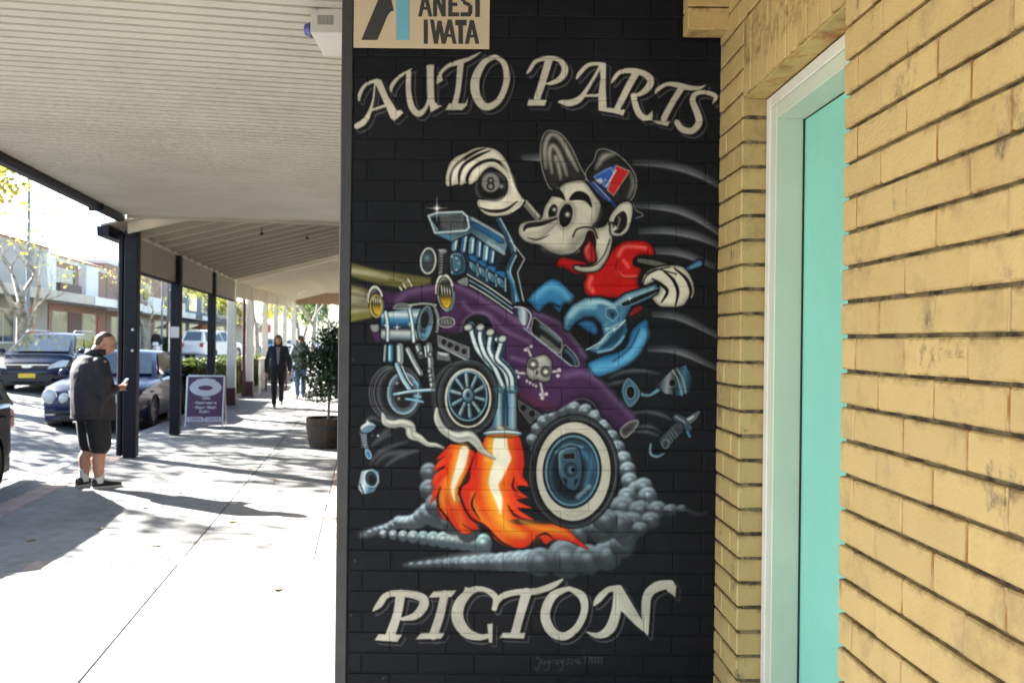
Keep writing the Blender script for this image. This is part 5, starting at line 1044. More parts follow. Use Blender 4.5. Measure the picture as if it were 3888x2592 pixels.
    for sd in (-1, 1):
        ys = np.linspace(c0-.12, c3+.22, nd+1); yt = np.linspace(c1-.04, c2+.04, nd+1)
        for k in range(nd):
            q = [(sd*hb, ys[k], belt-.01), (sd*hb, ys[k+1], belt-.01), (sd*hr, yt[k+1], zr-.07), (sd*hr, yt[k], zr-.07)]
            if sd > 0: pane('side_window', q[1], q[0], q[3], q[2], (.06, .06), .012)
            else: pane('side_window', q[0], q[1], q[2], q[3], (.06, .06), .012)
        mr = MB().ball((sd*(hw+.07), c0-.32, belt+.06), (.10, .055, .07), 10, 7).tube([(sd*(hw-.06), c0-.3, belt+.0), (sd*(hw+.05), c0-.32, belt+.03)], .025, 6); mr.build('mirror', sp['paint'], t, smooth=60)
        d_ = MB()
        for k in range(nd): d_.box(sd*hw-.008*(sd < 0)-.002, sd*hw+.010*(sd > 0)+.002*(sd < 0), ys[k+1]+.12, ys[k+1]+.30, belt-.17, belt-.145)
        d_.build('door_handle', sp['paint'], t)
    for yc in (wf, wb):
        for sd in (-1, 1):
            w_ = obj('wheel', sp['wheel'][0], t, (sd*(hw-.12), yc, R), (0, 0, 0 if sd > 0 else PI)); obj('rim', sp['wheel'][1], w_)
            MB().lathe([(ar-.01, -.0), (ar-.01, -.26)] , 20, 'X', (0, 0, 0)).build('wheel_arch', M['plastic'], t, (sd*(hw-.015) if sd > 0 else -(hw-.015)+.26, yc, R))
    MB().box(-hw*.9, hw*.9, yr_+.25, yf-.3, zb-.03, zb+.12).build('underbody', M['plastic'], t)
    fy = lambda x: yf-.16*abs(x/hw)**3*.9
    st_ = sp.get('face')
    def lathe_lamp(x, z, r, y, m=None): 
        o = MB().lathe([(0, .028), (r*.6, .024), (r*.93, .006), (r, -.01), (r*1.02, -.06)], 20, 'Y', (x, y, z)).build('headlight', m or M['lamp'], t, smooth=40); MB().lathe([(r*1.0, .004), (r*1.1, .004), (r*1.12, -.05)], 20, 'Y', (x, y, z)).build('bezel', M['chrome'], o, smooth=40)
    if st_ == 'round4':
        for sd in (-1, 1):
            lathe_lamp(sd*hw*.74, hood-.17, .115, yf-.085); lathe_lamp(sd*hw*.455, hood-.20, .085, yf-.045)
            MB().box(sd*hw*.70-.09, sd*hw*.70+.09, yf-.10, yf+.0, zb+.1, zb+.17, .02).build('fog_light', M['lamp'], t)
        g = MB().prism_y([(-.27, hood-.30), (.27, hood-.30), (.33, hood-.06), (-.33, hood-.06)], yf-.07, yf+.02).build('grille', M['chrome'], t)
        for i in range(5): MB().box(-.255-.01*i, .255+.01*i, yf+.02, yf+.028, hood-.275+i*.042, hood-.252+i*.042).build('grille_bar', M['plastic'], g)
        MB().box(-hw*.8, hw*.8, yf-.02, yf+.015, zb+.13, zb+.19, .008).build('bumper_strip', M['plastic'], t); MB().box(-.45, .45, yf-.04, yf+.008, zb+.03, zb+.11).build('air_intake', M['plastic'], t)
    elif st_ == 'swept':
        for sd in (-1, 1):
            q = MB(); x0, x1 = sd*hw*.50, sd*hw*.93
            A = [(x0, yf-.02, hood-.23), (x1, yf-.19, hood-.17), (x1*1.005, yf-.46, hood-.03), (sd*hw*.80, yf-.30, hood-.015), (sd*hw*.56, yf-.05, hood-.13)]
            A = [Vector(p)+Vector((sd*.006, .02, .022)) for p in A]; c = sum(A, Vector())/5+Vector((0, .02, .015)); q.add(A+[c], [(i, (i+1) % 5, 5) for i in range(5)]); q.build('headlight', M['lamp'], t, smooth=60)
            MB().box(sd*hw*.72-.1, sd*hw*.72+.1, yf-.11, yf-.005, zb+.14, zb+.24, .02).build('fog_light', M['plastic'], t)
        MB().prism_y([(-.44, hood-.215), (.44, hood-.215), (.48, hood-.13), (-.48, hood-.13)], yf-.05, yf+.008).build('grille', M['plastic'], t)
        q = MB().box(-.50, .50, yf-.05, yf+.018, hood-.125, hood-.095, .006); q.build('grille_bar', M['chrome'], t); MB().ball((0, yf-.0, hood-.15), (.13, .03, .055), 16, 8).build('emblem', M['chrome'], t, smooth=60)
        MB().prism_y([(-.52, zb+.08), (.52, zb+.08), (.60, zb+.26), (-.60, zb+.26)], yf-.05, yf+.006).build('air_intake', M['plastic'], t)
        pl = MB().box(-.19, .19, yf+.006, yf+.02, zb+.17, zb+.28, .003).build('number_plate', mat('yellow_plate', (.80, .55, .04), .5, .05, 5), t)
        MB().box(-hw*.96, hw*.96, yf-.25, yf-.09, zb+.02, zb+.07).build('lower_lip', M['plastic'], t)
        for sd in (-1, 1): MB().tube([(sd*hr*.93, c1-.02, zr-.0), (sd*hr*.93, c1-.2, zr+.05), (sd*hr*.93, c2+.2, zr+.05), (sd*hr*.93, c2, zr-.0)], .016, 6).build('roof_rail', M['steel'], t)
    else:
        for sd in (-1, 1): MB().box(sd*hw*.70-.16, sd*hw*.70+.16, yf-.16, yf-.02, hood-.22, hood-.08, .03).build('headlight', M['lamp'], t)
        MB().box(-.42, .42, yf-.05, yf+.006, hood-.24, hood-.1).build('grille', M['plastic'], t)
    for sd in (-1, 1):
        MB().box(sd*hw*.74-.11, sd*hw*.74+.11, yr_+.02, yr_+.26, deck-.36, deck-.13, .03).build('tail_light', M['tail'], t, smooth=20)
    MB().box(-hw*.8, hw*.8, yr_-.03, yr_+.05, zb+.12, zb+.3, .02).build('rear_bumper', sp.get('bumper', sp['paint']), t)
    MB().box(-.19, .19, yr_-.012, yr_-.002, deck-.34, deck-.24).build('number_plate', M['whitepaint'], t)
    return t
wh1 = make_wheel(.32, .21, M['steel'], 5); wh2 = make_wheel(.33, .21, M['steel'], 7); wh3 = make_wheel(.38, .25, M['steel'], 6)
sedan = dict(L=4.8, W=1.80, H=1.43, hood=.80, belt=.93, deck=.96, cab=(1.0, .32, -1.0, -1.75), wf=1.50, wb=-1.33, wheel=wh1, R=.32)
wagon = dict(L=4.45, W=1.77, H=1.50, hood=.80, belt=.96, deck=.99, cab=(1.38, .42, -1.75, -2.14), wf=1.40, wb=-1.28, wheel=wh2, R=.33, doors=3)
suv = dict(L=4.7, W=1.86, H=1.76, hood=1.02, belt=1.10, deck=1.14, cab=(1.0, .45, -1.95, -2.25), wf=1.43, wb=-1.33, wheel=wh3, R=.38, doors=3, zb=.28)
DBLUE = carpaint('navy_car_paint', (.006, .014, .065)); DK = carpaint('dark_wagon_paint', (.005, .011, .038)); BLKP = carpaint('black_car_paint', (.012, .012, .016)); WHP = carpaint('white_car_paint', (.72, .72, .72), 0); SLV = carpaint('silver_car_paint', (.42, .43, .45), .6); BLUP = carpaint('blue_car_paint', (.05, .12, .25))
make_car('parked_sedan', 'dark blue sedan with four round headlights parked at the kerb', 18.2, 4.80, PI, dict(sedan, paint=DBLUE, face='round4'))
make_car('wagon_car', 'dark navy station wagon with yellow number plate driving towards the camera', 24.6, 8.35, PI+.06, dict(wagon, paint=DK, face='swept'))
make_car('parked_hatchback', 'black hatchback parked at the kerb nearest the camera, mostly out of view', 8.3, 4.74, PI, dict(wagon, paint=BLKP, H=1.55))
make_car('four_wheel_drive', 'white four wheel drive parked across the road beyond the dark posts', 57.6, 9.9, -.42, dict(suv, paint=WHP, H=1.85))
make_car('hatch_car', 'silver hatchback waiting across the road beside the scooter', 70, 13.8, 0, dict(wagon, paint=SLV))
make_car('far_car', 'white sedan parked along the far side beyond the hedge', 82, 15.0, 0.1, dict(sedan, paint=WHP))
make_car('far_car', 'blue sedan parked among the far cars past the white posts', 78, 8.2, PI, dict(sedan, paint=BLUP))
make_car('far_car', 'silver sedan parked behind the crossing sign', 92, 7.6, PI, dict(sedan, paint=SLV))
make_car('far_car', 'white hatchback far down the street near the kerb', 104, 6.2, PI, dict(wagon, paint=WHP))
# ---- motor scooter and rider
sc = sthing('motor_scooter', 'white motor scooter with an orange rear light out on the road', 'scooter', 54.3, 12.6, .285, .1)
WP = carpaint('scooter_white', (.75, .75, .75), 0)
MB().rings([(0, -.45, .34, .16, .34), (0, -.42, .55, .20, .38), (0, -.40, .72, .17, .40), (0, -.36, .80, .12, .34)], 14).build('body', WP, sc, smooth=50)
MB().rings([(0, -.32, .78, .13, .38), (0, -.32, .84, .12, .36)], 12).build('seat', M['plastic'], sc, smooth=50)
MB().add([(-.2, .42, .3), (.2, .42, .3), (.22, .52, .9), (-.22, .52, .9), (-.18, .50, .3), (.18, .50, .3), (.2, .6, .9), (-.2, .6, .9)], [(0, 1, 2, 3), (7, 6, 5, 4), (0, 4, 5, 1), (1, 5, 6, 2), (2, 6, 7, 3), (3, 7, 4, 0)]).build('leg_shield', WP, sc)
MB().box(-.16, .16, -.1, .5, .26, .33).build('footboard', M['plastic'], sc)
MB().tube([(0, .62, .25), (0, .55, 1.0)], .03, 8).tube([(-.34, .45, 1.02), (0, .53, 1.04), (.34, .45, 1.02)], .018, 8).build('handlebar', M['plastic'], sc)
for y in (-.62, .66): w_ = obj('wheel', make_wheel(.24, .11, M['steel'], 5)[0], sc, (0, y, .24)); 
MB().ball((0, -.80, .62), (.06, .03, .04), 10, 6).build('tail_light', M['tail'], sc); 
for x in (-.15, .15): MB().ball((x, -.78, .64), (.035, .03, .03), 8, 6).build('indicator', M['amber'], sc)
MB().box(-.15, .15, -.95, -.72, .82, 1.05, .04).build('top_box', WP, sc)
# ================================================================= people
M['skin'] = mat('skin', (.50, .27, .18), .55, .08, 12, spec=.35); M['jacket'] = mat('charcoal_jacket', (.026, .024, .027), .85, .2, 10, 1., 14); M['shorts'] = mat('black_shorts', (.012, .012, .014), .8, .2, 18, .3, 60)
M['sock'] = mat('white_sock', (.70, .70, .70), .9, .05, 40); M['shoe'] = mat('black_shoe', (.018, .018, .024), .6, .2, 20); M['sole'] = mat('shoe_sole', (.55, .52, .48), .7, .1, 20)
M['hair_brown'] = mat('brown_hair', (.085, .05, .028), .6, .25, 30, .4, 120); M['hair_fair'] = mat('fair_hair', (.10, .05, .022), .55, .25, 30, .4, 120); M['hair_dark'] = mat('dark_hair', (.015, .012, .011), .6, .25, 30, .4, 120)
M['jeans'] = mat('blue_jeans', (.07, .13, .24), .85, .25, 8, .3, 80); M['navycloth'] = mat('navy_cloth', (.014, .016, .028), .85, .2, 16, .3, 60); M['blackcloth'] = mat('black_cloth', (.012, .012, .015), .85, .2, 16, .3, 60); M['whitecloth'] = mat('white_cloth', (.24, .24, .27), .85, .1, 16); M['teal'] = mat('grey_green_cloth', (.16, .21, .21), .85, .15, 12)
def head(mb, c, yaw, h=.235, tilt=0.):
    """skull, jaw, nose and ears; +y is the face direction before yaw"""
    R = Matrix.Rotation(yaw, 3, 'Z') @ Matrix.Rotation(tilt, 3, 'X'); c = Vector(c); k = h/.235
    f = lambda x, y, z: c+R @ Vector((x*k, y*k, z*k))
    mb.ball(f(0, -.012, .035), (.077*k, .098*k, .085*k), 16, 11, R); mb.ball(f(0, .022, -.035), (.060*k, .070*k, .082*k), 14, 9, R); mb.ball(f(0, .045, -.085), (.036*k, .038*k, .028*k), 10, 7, R)
    mb.tube([f(0, .082, .022), f(0, .104, -.012), f(0, .112, -.026), f(0, .085, -.036)], [.011*k, .014*k, .017*k, .010*k], 8)
    mb.ball(f(0, .088, -.056), (.024*k, .012*k, .007*k), 8, 6, R); mb.ball(f(0, .086, -.068), (.022*k, .012*k, .008*k), 8, 6, R)
    mb.ball(f(.028, .078, .034), (.026*k, .012*k, .007*k), 8, 5, R); mb.ball(f(-.028, .078, .034), (.026*k, .012*k, .007*k), 8, 5, R)
    for s in (-1, 1): mb.ball(f(s*.079, -.012, -.008), (.010*k, .022*k, .034*k), 10, 7, R)
    return f, R, k
def hand(mb, wrist, fwd, up, curl=.6, k=1.):
    """palm, four unequal fingers with two bends and a thumb leaving the side of the palm"""
    w = Vector(wrist); f = Vector(fwd).normalized(); u = Vector(up); u = (u-f*u.dot(f)).normalized(); s = f.cross(u)
    mb.limb([w, w+f*.045*k, w+f*.085*k], [.026*k, .034*k, .034*k], 8); mb.limb([w+f*.03*k+s*.022*k, w+f*.085*k+s*.026*k], [.017*k, .016*k], 8); mb.limb([w+f*.03*k-s*.022*k, w+f*.08*k-s*.026*k], [.017*k, .015*k], 8)
    for i, (o, ln) in enumerate(((.030, .068), (.010, .078), (-.011, .073), (-.031, .056))):
        b = w+f*.09*k+s*o*k; a1 = curl*.7; a2 = curl*1.6; d1 = f*math.cos(a1)-u*math.sin(a1); d2 = f*math.cos(a2)-u*math.sin(a2); m = b+d1*ln*.5*k; mb.limb([b, m, m+d2*ln*.5*k], [.0095*k, .009*k, .0075*k], 6)
    b = w+f*.03*k+s*.032*k; m = b+(f*.6+s*.7-u*.3).normalized()*.036*k; mb.limb([b, m, m+(f*.9+s*.1-u*.5).normalized()*.03*k], [.012*k, .0105*k, .009*k], 6)
def shoe(mb, sole, ankle, yaw, L=.28):
    a = Vector(ankle); R = Matrix.Rotation(yaw, 3, 'Z'); h = L/.28
    rs = []
    for y, w, z in ((-.075, .032, .075), (-.06, .040, .085), (.0, .040, .085), (.06, .044, .062), (.12, .046, .045), (.17, .040, .035), (.205, .022, .026)):
        rs.append((y*h, w*h, z*h))
    n = 10; V = []
    for y, w, z in rs:
        for k in range(n):
            t = 2*PI*k/n; x = w*math.cos(t); zz = .018+max(0, (z-.0)*(.5+.5*math.sin(t)))
            V.append(Vector((a.x, a.y, 0))+R @ Vector((x, y, zz))+Vector((0, 0, a.z)))
    mb.add(V, [(i*n+k, i*n+(k+1) % n, (i+1)*n+(k+1) % n, (i+1)*n+k) for i in range(len(rs)-1) for k in range(n)]+[tuple(range(n))[::-1], tuple((len(rs)-1)*n+k for k in range(n))])
    V = []
    for z in (.0, .022):
        for y, w, _ in rs: V.append(Vector((a.x, a.y, a.z+z))+R @ Vector((w*1.06, y, 0)))
        for y, w, _ in rs[::-1]: V.append(Vector((a.x, a.y, a.z+z))+R @ Vector((-w*1.06, y, 0)))
    m = 2*len(rs); sole.add(V, [tuple(range(m))[::-1], tuple(range(m, 2*m))]+[(i, (i+1) % m, m+(i+1) % m, m+i) for i in range(m)])
def hair_cap(f, R, k, par, m, long=False, top=True, receding=False):
    hb = MB(); c = f(0, -.020, .042)
    if receding: 
        hb.ball(f(0, -.040, .016), (.0795*k, .083*k, .080*k), 16, 10, R); hb.ball(f(0, -.022, .052), (.073*k, .084*k, .073*k), 14, 9, R); hb.ball(f(0, -.062, -.028), (.066*k, .044*k, .062*k), 14, 9, R)
    else: hb.ball(c, (.084*k, .104*k, .088*k), 16, 11, R); hb.ball(f(0, .03, .092), (.06*k, .055*k, .032*k), 12, 8, R)
    if long:
        for x in (-.062, .062): hb.limb([f(x, -.02, .03), f(x*1.15, -.03, -.08), f(x*1.05, -.02, -.19)], [.036*k, .042*k, .026*k], 8)
        hb.limb([f(0, -.09, .03), f(0, -.10, -.08), f(0, -.09, -.18)], [.05*k, .06*k, .035*k], 10)
    return remesh(hb.build('hair', m, par), .009, 3)
def walker(label, s, l, rz, H, top_m, leg_m, hair_m, hem=.84, *,  stride=.3, long=False, z=0., shirt=None, glasses=False, group=None, phase=1):
    """a person walking along local +y"""
    t = sthing('person', label, 'person', s, l, z, rz, group); k = H/1.72; q = lambda x, y, zz: Vector((x*k, y*k, zz*k))
    hipz = .90; b = MB(); body = b
    fa, ba = stride*phase, -stride*phase
    ank = {1: q(.085, fa*.9, .07), -1: q(-.085, ba*1.0, .10 if abs(stride) > .1 else .07)}
    hip = {sd: q(sd*.09, 0, hipz) for sd in (1, -1)}
    knee = {sd: (hip[sd]+ank[sd])*.5+q(0, .07 if ank[sd].y < 0 else .04, .01) for sd in (1, -1)}
    sh = {sd: q(sd*.185, -.01, 1.40) for sd in (1, -1)}
    hd = {1: q(.27, -.16*phase, .80), -1: q(-.27, .20*phase, .84)}
    el = {sd: (sh[sd]+hd[sd])*.5+q(sd*.03, -.05, .0) for sd in (1, -1)}
    for sd in (1, -1):
        b.limb([hip[sd], knee[sd], ank[sd]], [.075*k, .052*k, .036*k], 10); b.limb([sh[sd], el[sd], hd[sd]], [.045*k, .036*k, .025*k], 10); hand(b, hd[sd], (hd[sd]-el[sd]), (sd, .2, 0), .5, k*.95)
    b.rings([(0, 0, hipz*k, .15*k, .10*k), (0, 0, 1.1*k, .13*k, .09*k), (0, 0, 1.3*k, .16*k, .10*k), (0, -.01*k, 1.42*k, .15*k, .08*k), (0, -.01*k, 1.48*k, .06*k, .06*k)], 14); b.limb([q(0, -.01, 1.44), q(0, .005, 1.56)], [.055*k, .05*k], 10)
    f, R, kk = head(b, q(0, .02, 1.60), .1*phase, .235*k)
    remesh(b.build('body', M['skin'], t), .012, 4)
    e = MB(); 
    for x in (-.03, .03): e.ball(f(x, .083, .012), (.011*kk, .006*kk, .006*kk), 8, 6)
    e.build('eyes', M['hair_dark'], t)
    if glasses: MB().ball(f(-.031, .088, .012), (.026*kk, .008*kk, .018*kk), 10, 7).ball(f(.031, .088, .012), (.026*kk, .008*kk, .018*kk), 10, 7).tube([f(-.07, .02, .018), f(-.05, .088, .018), f(.05, .088, .018), f(.07, .02, .018)], .004*kk, 5).build('sunglasses', M['plastic'], t)
    hair_cap(f, R, kk, t, hair_m, long)
    tr = MB()
    for sd in (1, -1): tr.limb([hip[sd]+q(0, 0, .03), knee[sd], ank[sd]+q(0, 0, .03)], [.105*k, .075*k, .062*k], 12)
    tr.rings([(0, 0, .84*k, .155*k, .115*k), (0, 0, .93*k, .165*k, .12*k), (0, 0, 1.02*k, .15*k, .11*k)], 14); remesh(tr.build('trousers', leg_m, t), .014, 4)
    j = MB()
    j.rings([(0, 0, hem*k, .17*k, .125*k), (0, 0, (hem+.1)*k, .175*k, .13*k), (0, 0, 1.12*k, .175*k, .125*k), (0, 0, 1.28*k, .19*k, .13*k), (0, -.01*k, 1.40*k, .185*k, .11*k), (0, -.015*k, 1.46*k, .11*k, .085*k), (0, -.015*k, 1.50*k, .075*k, .075*k)], 18)
    for sd in (1, -1): j.limb([sh[sd]-q(sd*.03, 0, .005), el[sd], hd[sd]+(el[sd]-hd[sd])*.12], [.078*k, .062*k, .048*k], 12)
    remesh(j.build('jacket', top_m, t), .014, 5)
    if shirt: MB().add([q(-.012, .135, 1.02), q(.018, .135, 1.02), q(.036, .142, 1.28), q(.05, .112, 1.43), q(-.05, .112, 1.43), q(-.03, .142, 1.28)], [(0, 1, 2, 5), (5, 2, 3, 4)]).build('shirt_front', shirt, t)
    so, sl = MB(), MB()
    for sd in (1, -1): a = ank[sd]; shoe(so, sl, (a.x, a.y, a.z-.07*k), 0, .27*k)
    so.build('shoes', M['shoe'], t, smooth=50); sl.build('soles', M['sole'], t); return t
# ---- man standing at the first post, back to the camera
def standing_man():
    t = thing('person', 'man in charcoal jacket and black shorts standing with his back turned by the first post', 'person', P(9.68, 2.88), math.radians(-42))
    V_ = Vector; b = MB()
    hip = {1: V_((.095, -.02, .84)), -1: V_((-.095, -.02, .84))}; kn = {1: V_((.11, .02, .46)), -1: V_((-.115, .0, .46))}; an = {1: V_((.10, .02, .085)), -1: V_((-.125, -.05, .085))}
    sh = {1: V_((.20, .0, 1.335)), -1: V_((-.20, .0, 1.335))}; el = {1: V_((.255, .0, 1.02)), -1: V_((-.255, .0, 1.02))}; wr_ = {1: V_((.15, .165, 1.06)), -1: V_((-.08, .165, 1.05))}
    for s in (1, -1):
        b.limb([hip[s], kn[s]+V_((0, 0, .02)), kn[s]-V_((0, 0, .04)), (kn[s]*.62+an[s]*.38)+V_((0, -.02, 0)), an[s]], [.10, .070, .064, .072, .044], 14); b.limb([an[s], an[s]+V_((0, .05, -.04))], [.04, .035], 10); b.limb([sh[s], el[s], wr_[s]], [.055, .045, .030], 12)
    hand(b, wr_[1], (-.45, .9, .12), (0, .1, 1), -.55); hand(b, wr_[-1], (.5, .85, .1), (0, .1, 1), -.5)
    b.rings([(0, -.02, .78, .17, .13), (0, -.01, .95, .175, .15), (0, 0, 1.15, .17, .14), (0, -.02, 1.30, .18, .12), (0, -.03, 1.38, .12, .08), (0, .0, 1.43, .06, .06)], 18); b.limb([V_((0, -.02, 1.36)), V_((0, .035, 1.49))], [.066, .062], 12)
    f, R, k = head(b, (.02, .10, 1.545), -.62, .235, -.52)
    remesh(b.build('body', M['skin'], t), .008, 5)
    hair_cap(f, R, k, t, M['hair_brown'], receding=True)
    e = MB(); 
    for x in (-.03, .03): e.ball(f(x, .083, .014), (.011, .006, .005), 8, 6)
    e.build('eyes', M['hair_dark'], t)
    br_ = MB()
    for x in (-.031, .031): br_.ball(f(x, .086, .036), (.022, .006, .005), 8, 5)
    br_.build('eyebrows', M['hair_brown'], t)
    j = MB(); j.rings([(0, -.01, .755, .226, .20, 2.5), (0, -.012, .80, .232, .207, 2.5), (0, -.016, .95, .234, .212), (0, -.022, 1.10, .24, .21), (0, -.04, 1.24, .24, .19), (0, -.05, 1.335, .215, .155), (0, -.04, 1.40, .145, .12), (0, -.012, 1.43, .082, .082), (0, .004, 1.462, .076, .078)], 22)
    for s in (1, -1): j.limb([sh[s]-V_((s*.04, .01, .012)), (sh[s]+el[s])*.5+V_((s*.015, -.005, 0)), el[s], wr_[s]+(el[s]-wr_[s])*.14], [.095, .085, .078, .056], 16)
    for s in (1, -1): j.limb([V_((s*.205, -.02, .80)), V_((s*.215, -.01, 1.0))], [.05, .055], 8)
    jk = remesh(j.build('jacket', M['jacket'], t), .010, 6)
    MB().rings([(0, -.012, .748, .231, .206, 2.5), (0, -.012, .780, .236, .211, 2.5)], 26, cap=False).build('hem_band', M['jacket'], jk, smooth=60)
    c = MB().rings([(0, -.006, 1.42, .098, .098), (0, .004, 1.455, .094, .095), (0, .012, 1.485, .090, .092)], 20, cap=False).build('collar', M['jacket'], jk, smooth=60); c.modifiers.new('t', 'SOLIDIFY').thickness = .008
    s_ = MB()
    for s in (1, -1): s_.limb([hip[s]+V_((0, 0, .02)), (hip[s]+kn[s])*.5+V_((s*.01, 0, 0)), kn[s]+V_((0, 0, .0))], [.130, .124, .112], 16)
    s_.rings([(0, -.02, .72, .20, .155), (0, -.02, .85, .19, .16)], 18); sh_ = remesh(s_.build('shorts', M['shorts'], t), .010, 4)
    MB().ball((-.235, .02, .57), (.008, .035, .07), 8, 8).build('side_stripe', M['whitecloth'], sh_)
    for s in (1, -1): MB().tube([an[s]+V_((0, .0, -.03)), an[s]+V_((0, 0, .03)), an[s]+V_((0, -.005, .11))], [.052, .050, .052], 14).build('sock', M['sock'], t, smooth=60)
    sm, sl = MB(), MB()
    for s in (1, -1): shoe(sm, sl, (an[s].x, an[s].y, 0), -.15*s, .30)
    sm.build('shoes', M['shoe'], t, smooth=50); sl.build('soles', M['sole'], t)
    ph = thing('mobile_phone', 'phone with a pale blue case held by the man at the first post', 'phone', t.matrix_world @ V_((0, 0, 0)))
    bpy.context.view_layer.update(); ph.location = t.matrix_world @ V_((.06, .28, 1.10)); ph.rotation_euler = (math.radians(-35), 0, t.rotation_euler.z)
    MB().box(-.038, .038, -.005, .005, -.075, .075, .004).build('case', mat('phone_case', (.25, .42, .62), .4), ph); MB().box(-.034, .034, -.0065, -.0055, -.068, .068).build('screen', M['glass'], ph)  # plain pale blue base colour on the case, dark glass screen
standing_man()
walker('woman in navy jacket and black trousers with white hair band walking towards the camera', 20.4, 2.04, PI+.12, 1.68, M['navycloth'], M['blackcloth'], M['hair_fair'], .92, stride=.26, long=True, z=.03, shirt=M['whitecloth'])
walker('person in blue jeans walking behind the woman in navy', 23.0, 1.72, PI, 1.66, M['teal'], M['jeans'], M['hair_fair'], stride=.24, z=.05, phase=-1)
walker('man in sunglasses and pale jeans walking behind the potted tree', 22.0, .82, PI, 1.84, M['blackcloth'], M['jeans'], M['hair_dark'], stride=.2, z=.05, glasses=True)
walker('dark jacketed person riding the motor scooter', 54.0, 12.6, .1, 1.7, M['blackcloth'], M['jeans'], M['whitecloth'], stride=.22, z=.38)

wm = [o for o in bpy.data.objects if o.get('label', '').startswith('woman in navy')][0]
MB().lathe([(.088, -.014), (.093, 0), (.088, .014)], 22, 'Y', (0, .01, 1.60)).build('hair_band', M['whitecloth'], wm, smooth=60)
# ================================================================= street furniture
# ---- purple sandwich board
M['purple'] = mat('sign_purple', (.075, .025, .085), .5, .06, 5); M['lilac'] = mat('sign_pale', (.56, .57, .66), .6, .04, 5); M['alu'] = mat('aluminium', (.52, .52, .54), .35, .08, 12, metal=.7)
sbd = sthing('sandwich_board', 'purple and white sandwich board reading gifts homewares home made fudge open 7 days', 'sign', 16.1, 2.88, 0, -.03)
SWd, SHt = .62, .92
def panel_root(sgn):
    f = bpy.data.objects.new('panel', None)
    return f
R_ = math.radians(9)
def board(sgn):
    q = MB().box(-SWd/2, SWd/2, -.008, .008, .09, SHt, .002).build('board', M['purple'], sbd, (0, sgn*.16, 0), (sgn*-R_*-1, 0, 0))
    q.rotation_euler = (R_*sgn*1., 0, 0); return q
fb = board(-1); fb.rotation_euler = (-R_, 0, 0); fb.location = (0, -.155, 0); bb = board(1); bb.rotation_euler = (R_, 0, 0); bb.location = (0, .155, 0)
for q in (fb, bb):
    for x in (-SWd/2-.012, SWd/2+.012): MB().box(x-.013, x+.013, -.013, .013, .0, SHt+.01, .003).build('frame_leg', M['alu'], q)
    MB().box(-SWd/2, SWd/2, -.012, .012, SHt, SHt+.03, .003).build('frame_rail', M['alu'], q)
def emb(pts, y0, m, name): MB().prism_y(pts, y0-.0015, y0).build(name, m, fb)
ov = lambda rx, rz, cz, n=30: [(rx*math.cos(2*PI*i/n), cz+rz*math.sin(2*PI*i/n)) for i in range(n)]
emb(ov(.28, .155, .72), -.0083, M['lilac'], 'emblem'); emb([(-.19, .80), (.19, .80), (.16, .87), (0, .895), (-.16, .87)], -.0088, M['lilac'], 'emblem'); emb(ov(.13, .045, .715, 20), -.0100, M['purple'], 'emblem')
emb([(-SWd/2+.01, .10), (SWd/2-.01, .10), (SWd/2-.01, .19), (-SWd/2+.01, .19)], -.0083, M['lilac'], 'emblem'); emb([(-.035, .195), (.035, .195), (.01, .155)], -.0101, M['purple'], 'emblem')
for tx, x, z, sz in (('\u00b7 Gifts', 0, .53, .075), ('\u00b7 Homewares', 0, .445, .075), ('\u00b7 Home Made', 0, .36, .075), ('Fudge', 0, .285, .075)): obj('lettering', text_mesh(tx, sz, M['lilac'], .0006, .0022), fb, (x, -.0092, z), (PI/2, 0, 0))
for tx, x in (('OPEN', -.155), ('DAYS', .165)): obj('lettering', text_mesh(tx, .085, M['purple'], .0006, .001), fb, (x, -.0105, .145), (PI/2, 0, 0))
obj('lettering', text_mesh('7', .10, M['purple'], .0006, .002), fb, (0, -.0112, .14), (PI/2, 0, 0))
# ---- half barrel planter with a clipped tree
pl = sthing('barrel_planter', 'half wine barrel planter with dark iron hoops on the footpath', 'planter', 12.95, .55)
M['oak'] = mat('barrel_oak', (.055, .036, .025), .8, .35, 9, .4, 60, rnd=.25); M['hoop'] = mat('iron_hoop', (.012, .012, .014), .6, .2, 20)
bprof = [(0, .27), (.12, .295), (.25, .315), (.38, .325), (.44, .328)]
ns_ = 22; a_ = 2*PI/ns_; sv = MB(); V = []
for z, r in bprof:
    for rr2 in (r, r-.022):
        for t in (-a_/2*.95, a_/2*.95): V.append((rr2*math.cos(t), rr2*math.sin(t), z))
F = []
for i in range(len(bprof)-1):
    o_ = i*4; F += [(o_, o_+1, o_+5, o_+4), (o_+3, o_+2, o_+6, o_+7), (o_+2, o_, o_+4, o_+6), (o_+1, o_+3, o_+7, o_+5)]
n_ = len(V); F += [(0, 2, 3, 1), (n_-4, n_-3, n_-1, n_-2)]
sv.add(V, F); svm = sv.mesh('stave', M['oak'])
for i in range(ns_): obj('stave', svm, pl, (0, 0, .005), (0, 0, a_*i))
for z0, z1, r0, r1 in ((.08, .14, .289, .302), (.27, .335, .320, .326)): MB().lathe([(r0, z0), (r0+.004, z0), (r1+.004, z1), (r1, z1)], 30).build('hoop', M['hoop'], pl, smooth=40)
MB().lathe([(0, .40), (.31, .40)], 22).build('soil', M['soil'], pl)
pt = sthing('potted_tree', 'dark green bushy tree growing in the half barrel', 'tree', 12.95, .55, .39)
tk = MB().tube([(0, 0, 0), (.01, .01, .35), (-.005, 0, .7), (.02, .01, 1.05)], [.022, .02, .018, .012], 8); r = random.Random(77)
lf = MB(); ctr = []
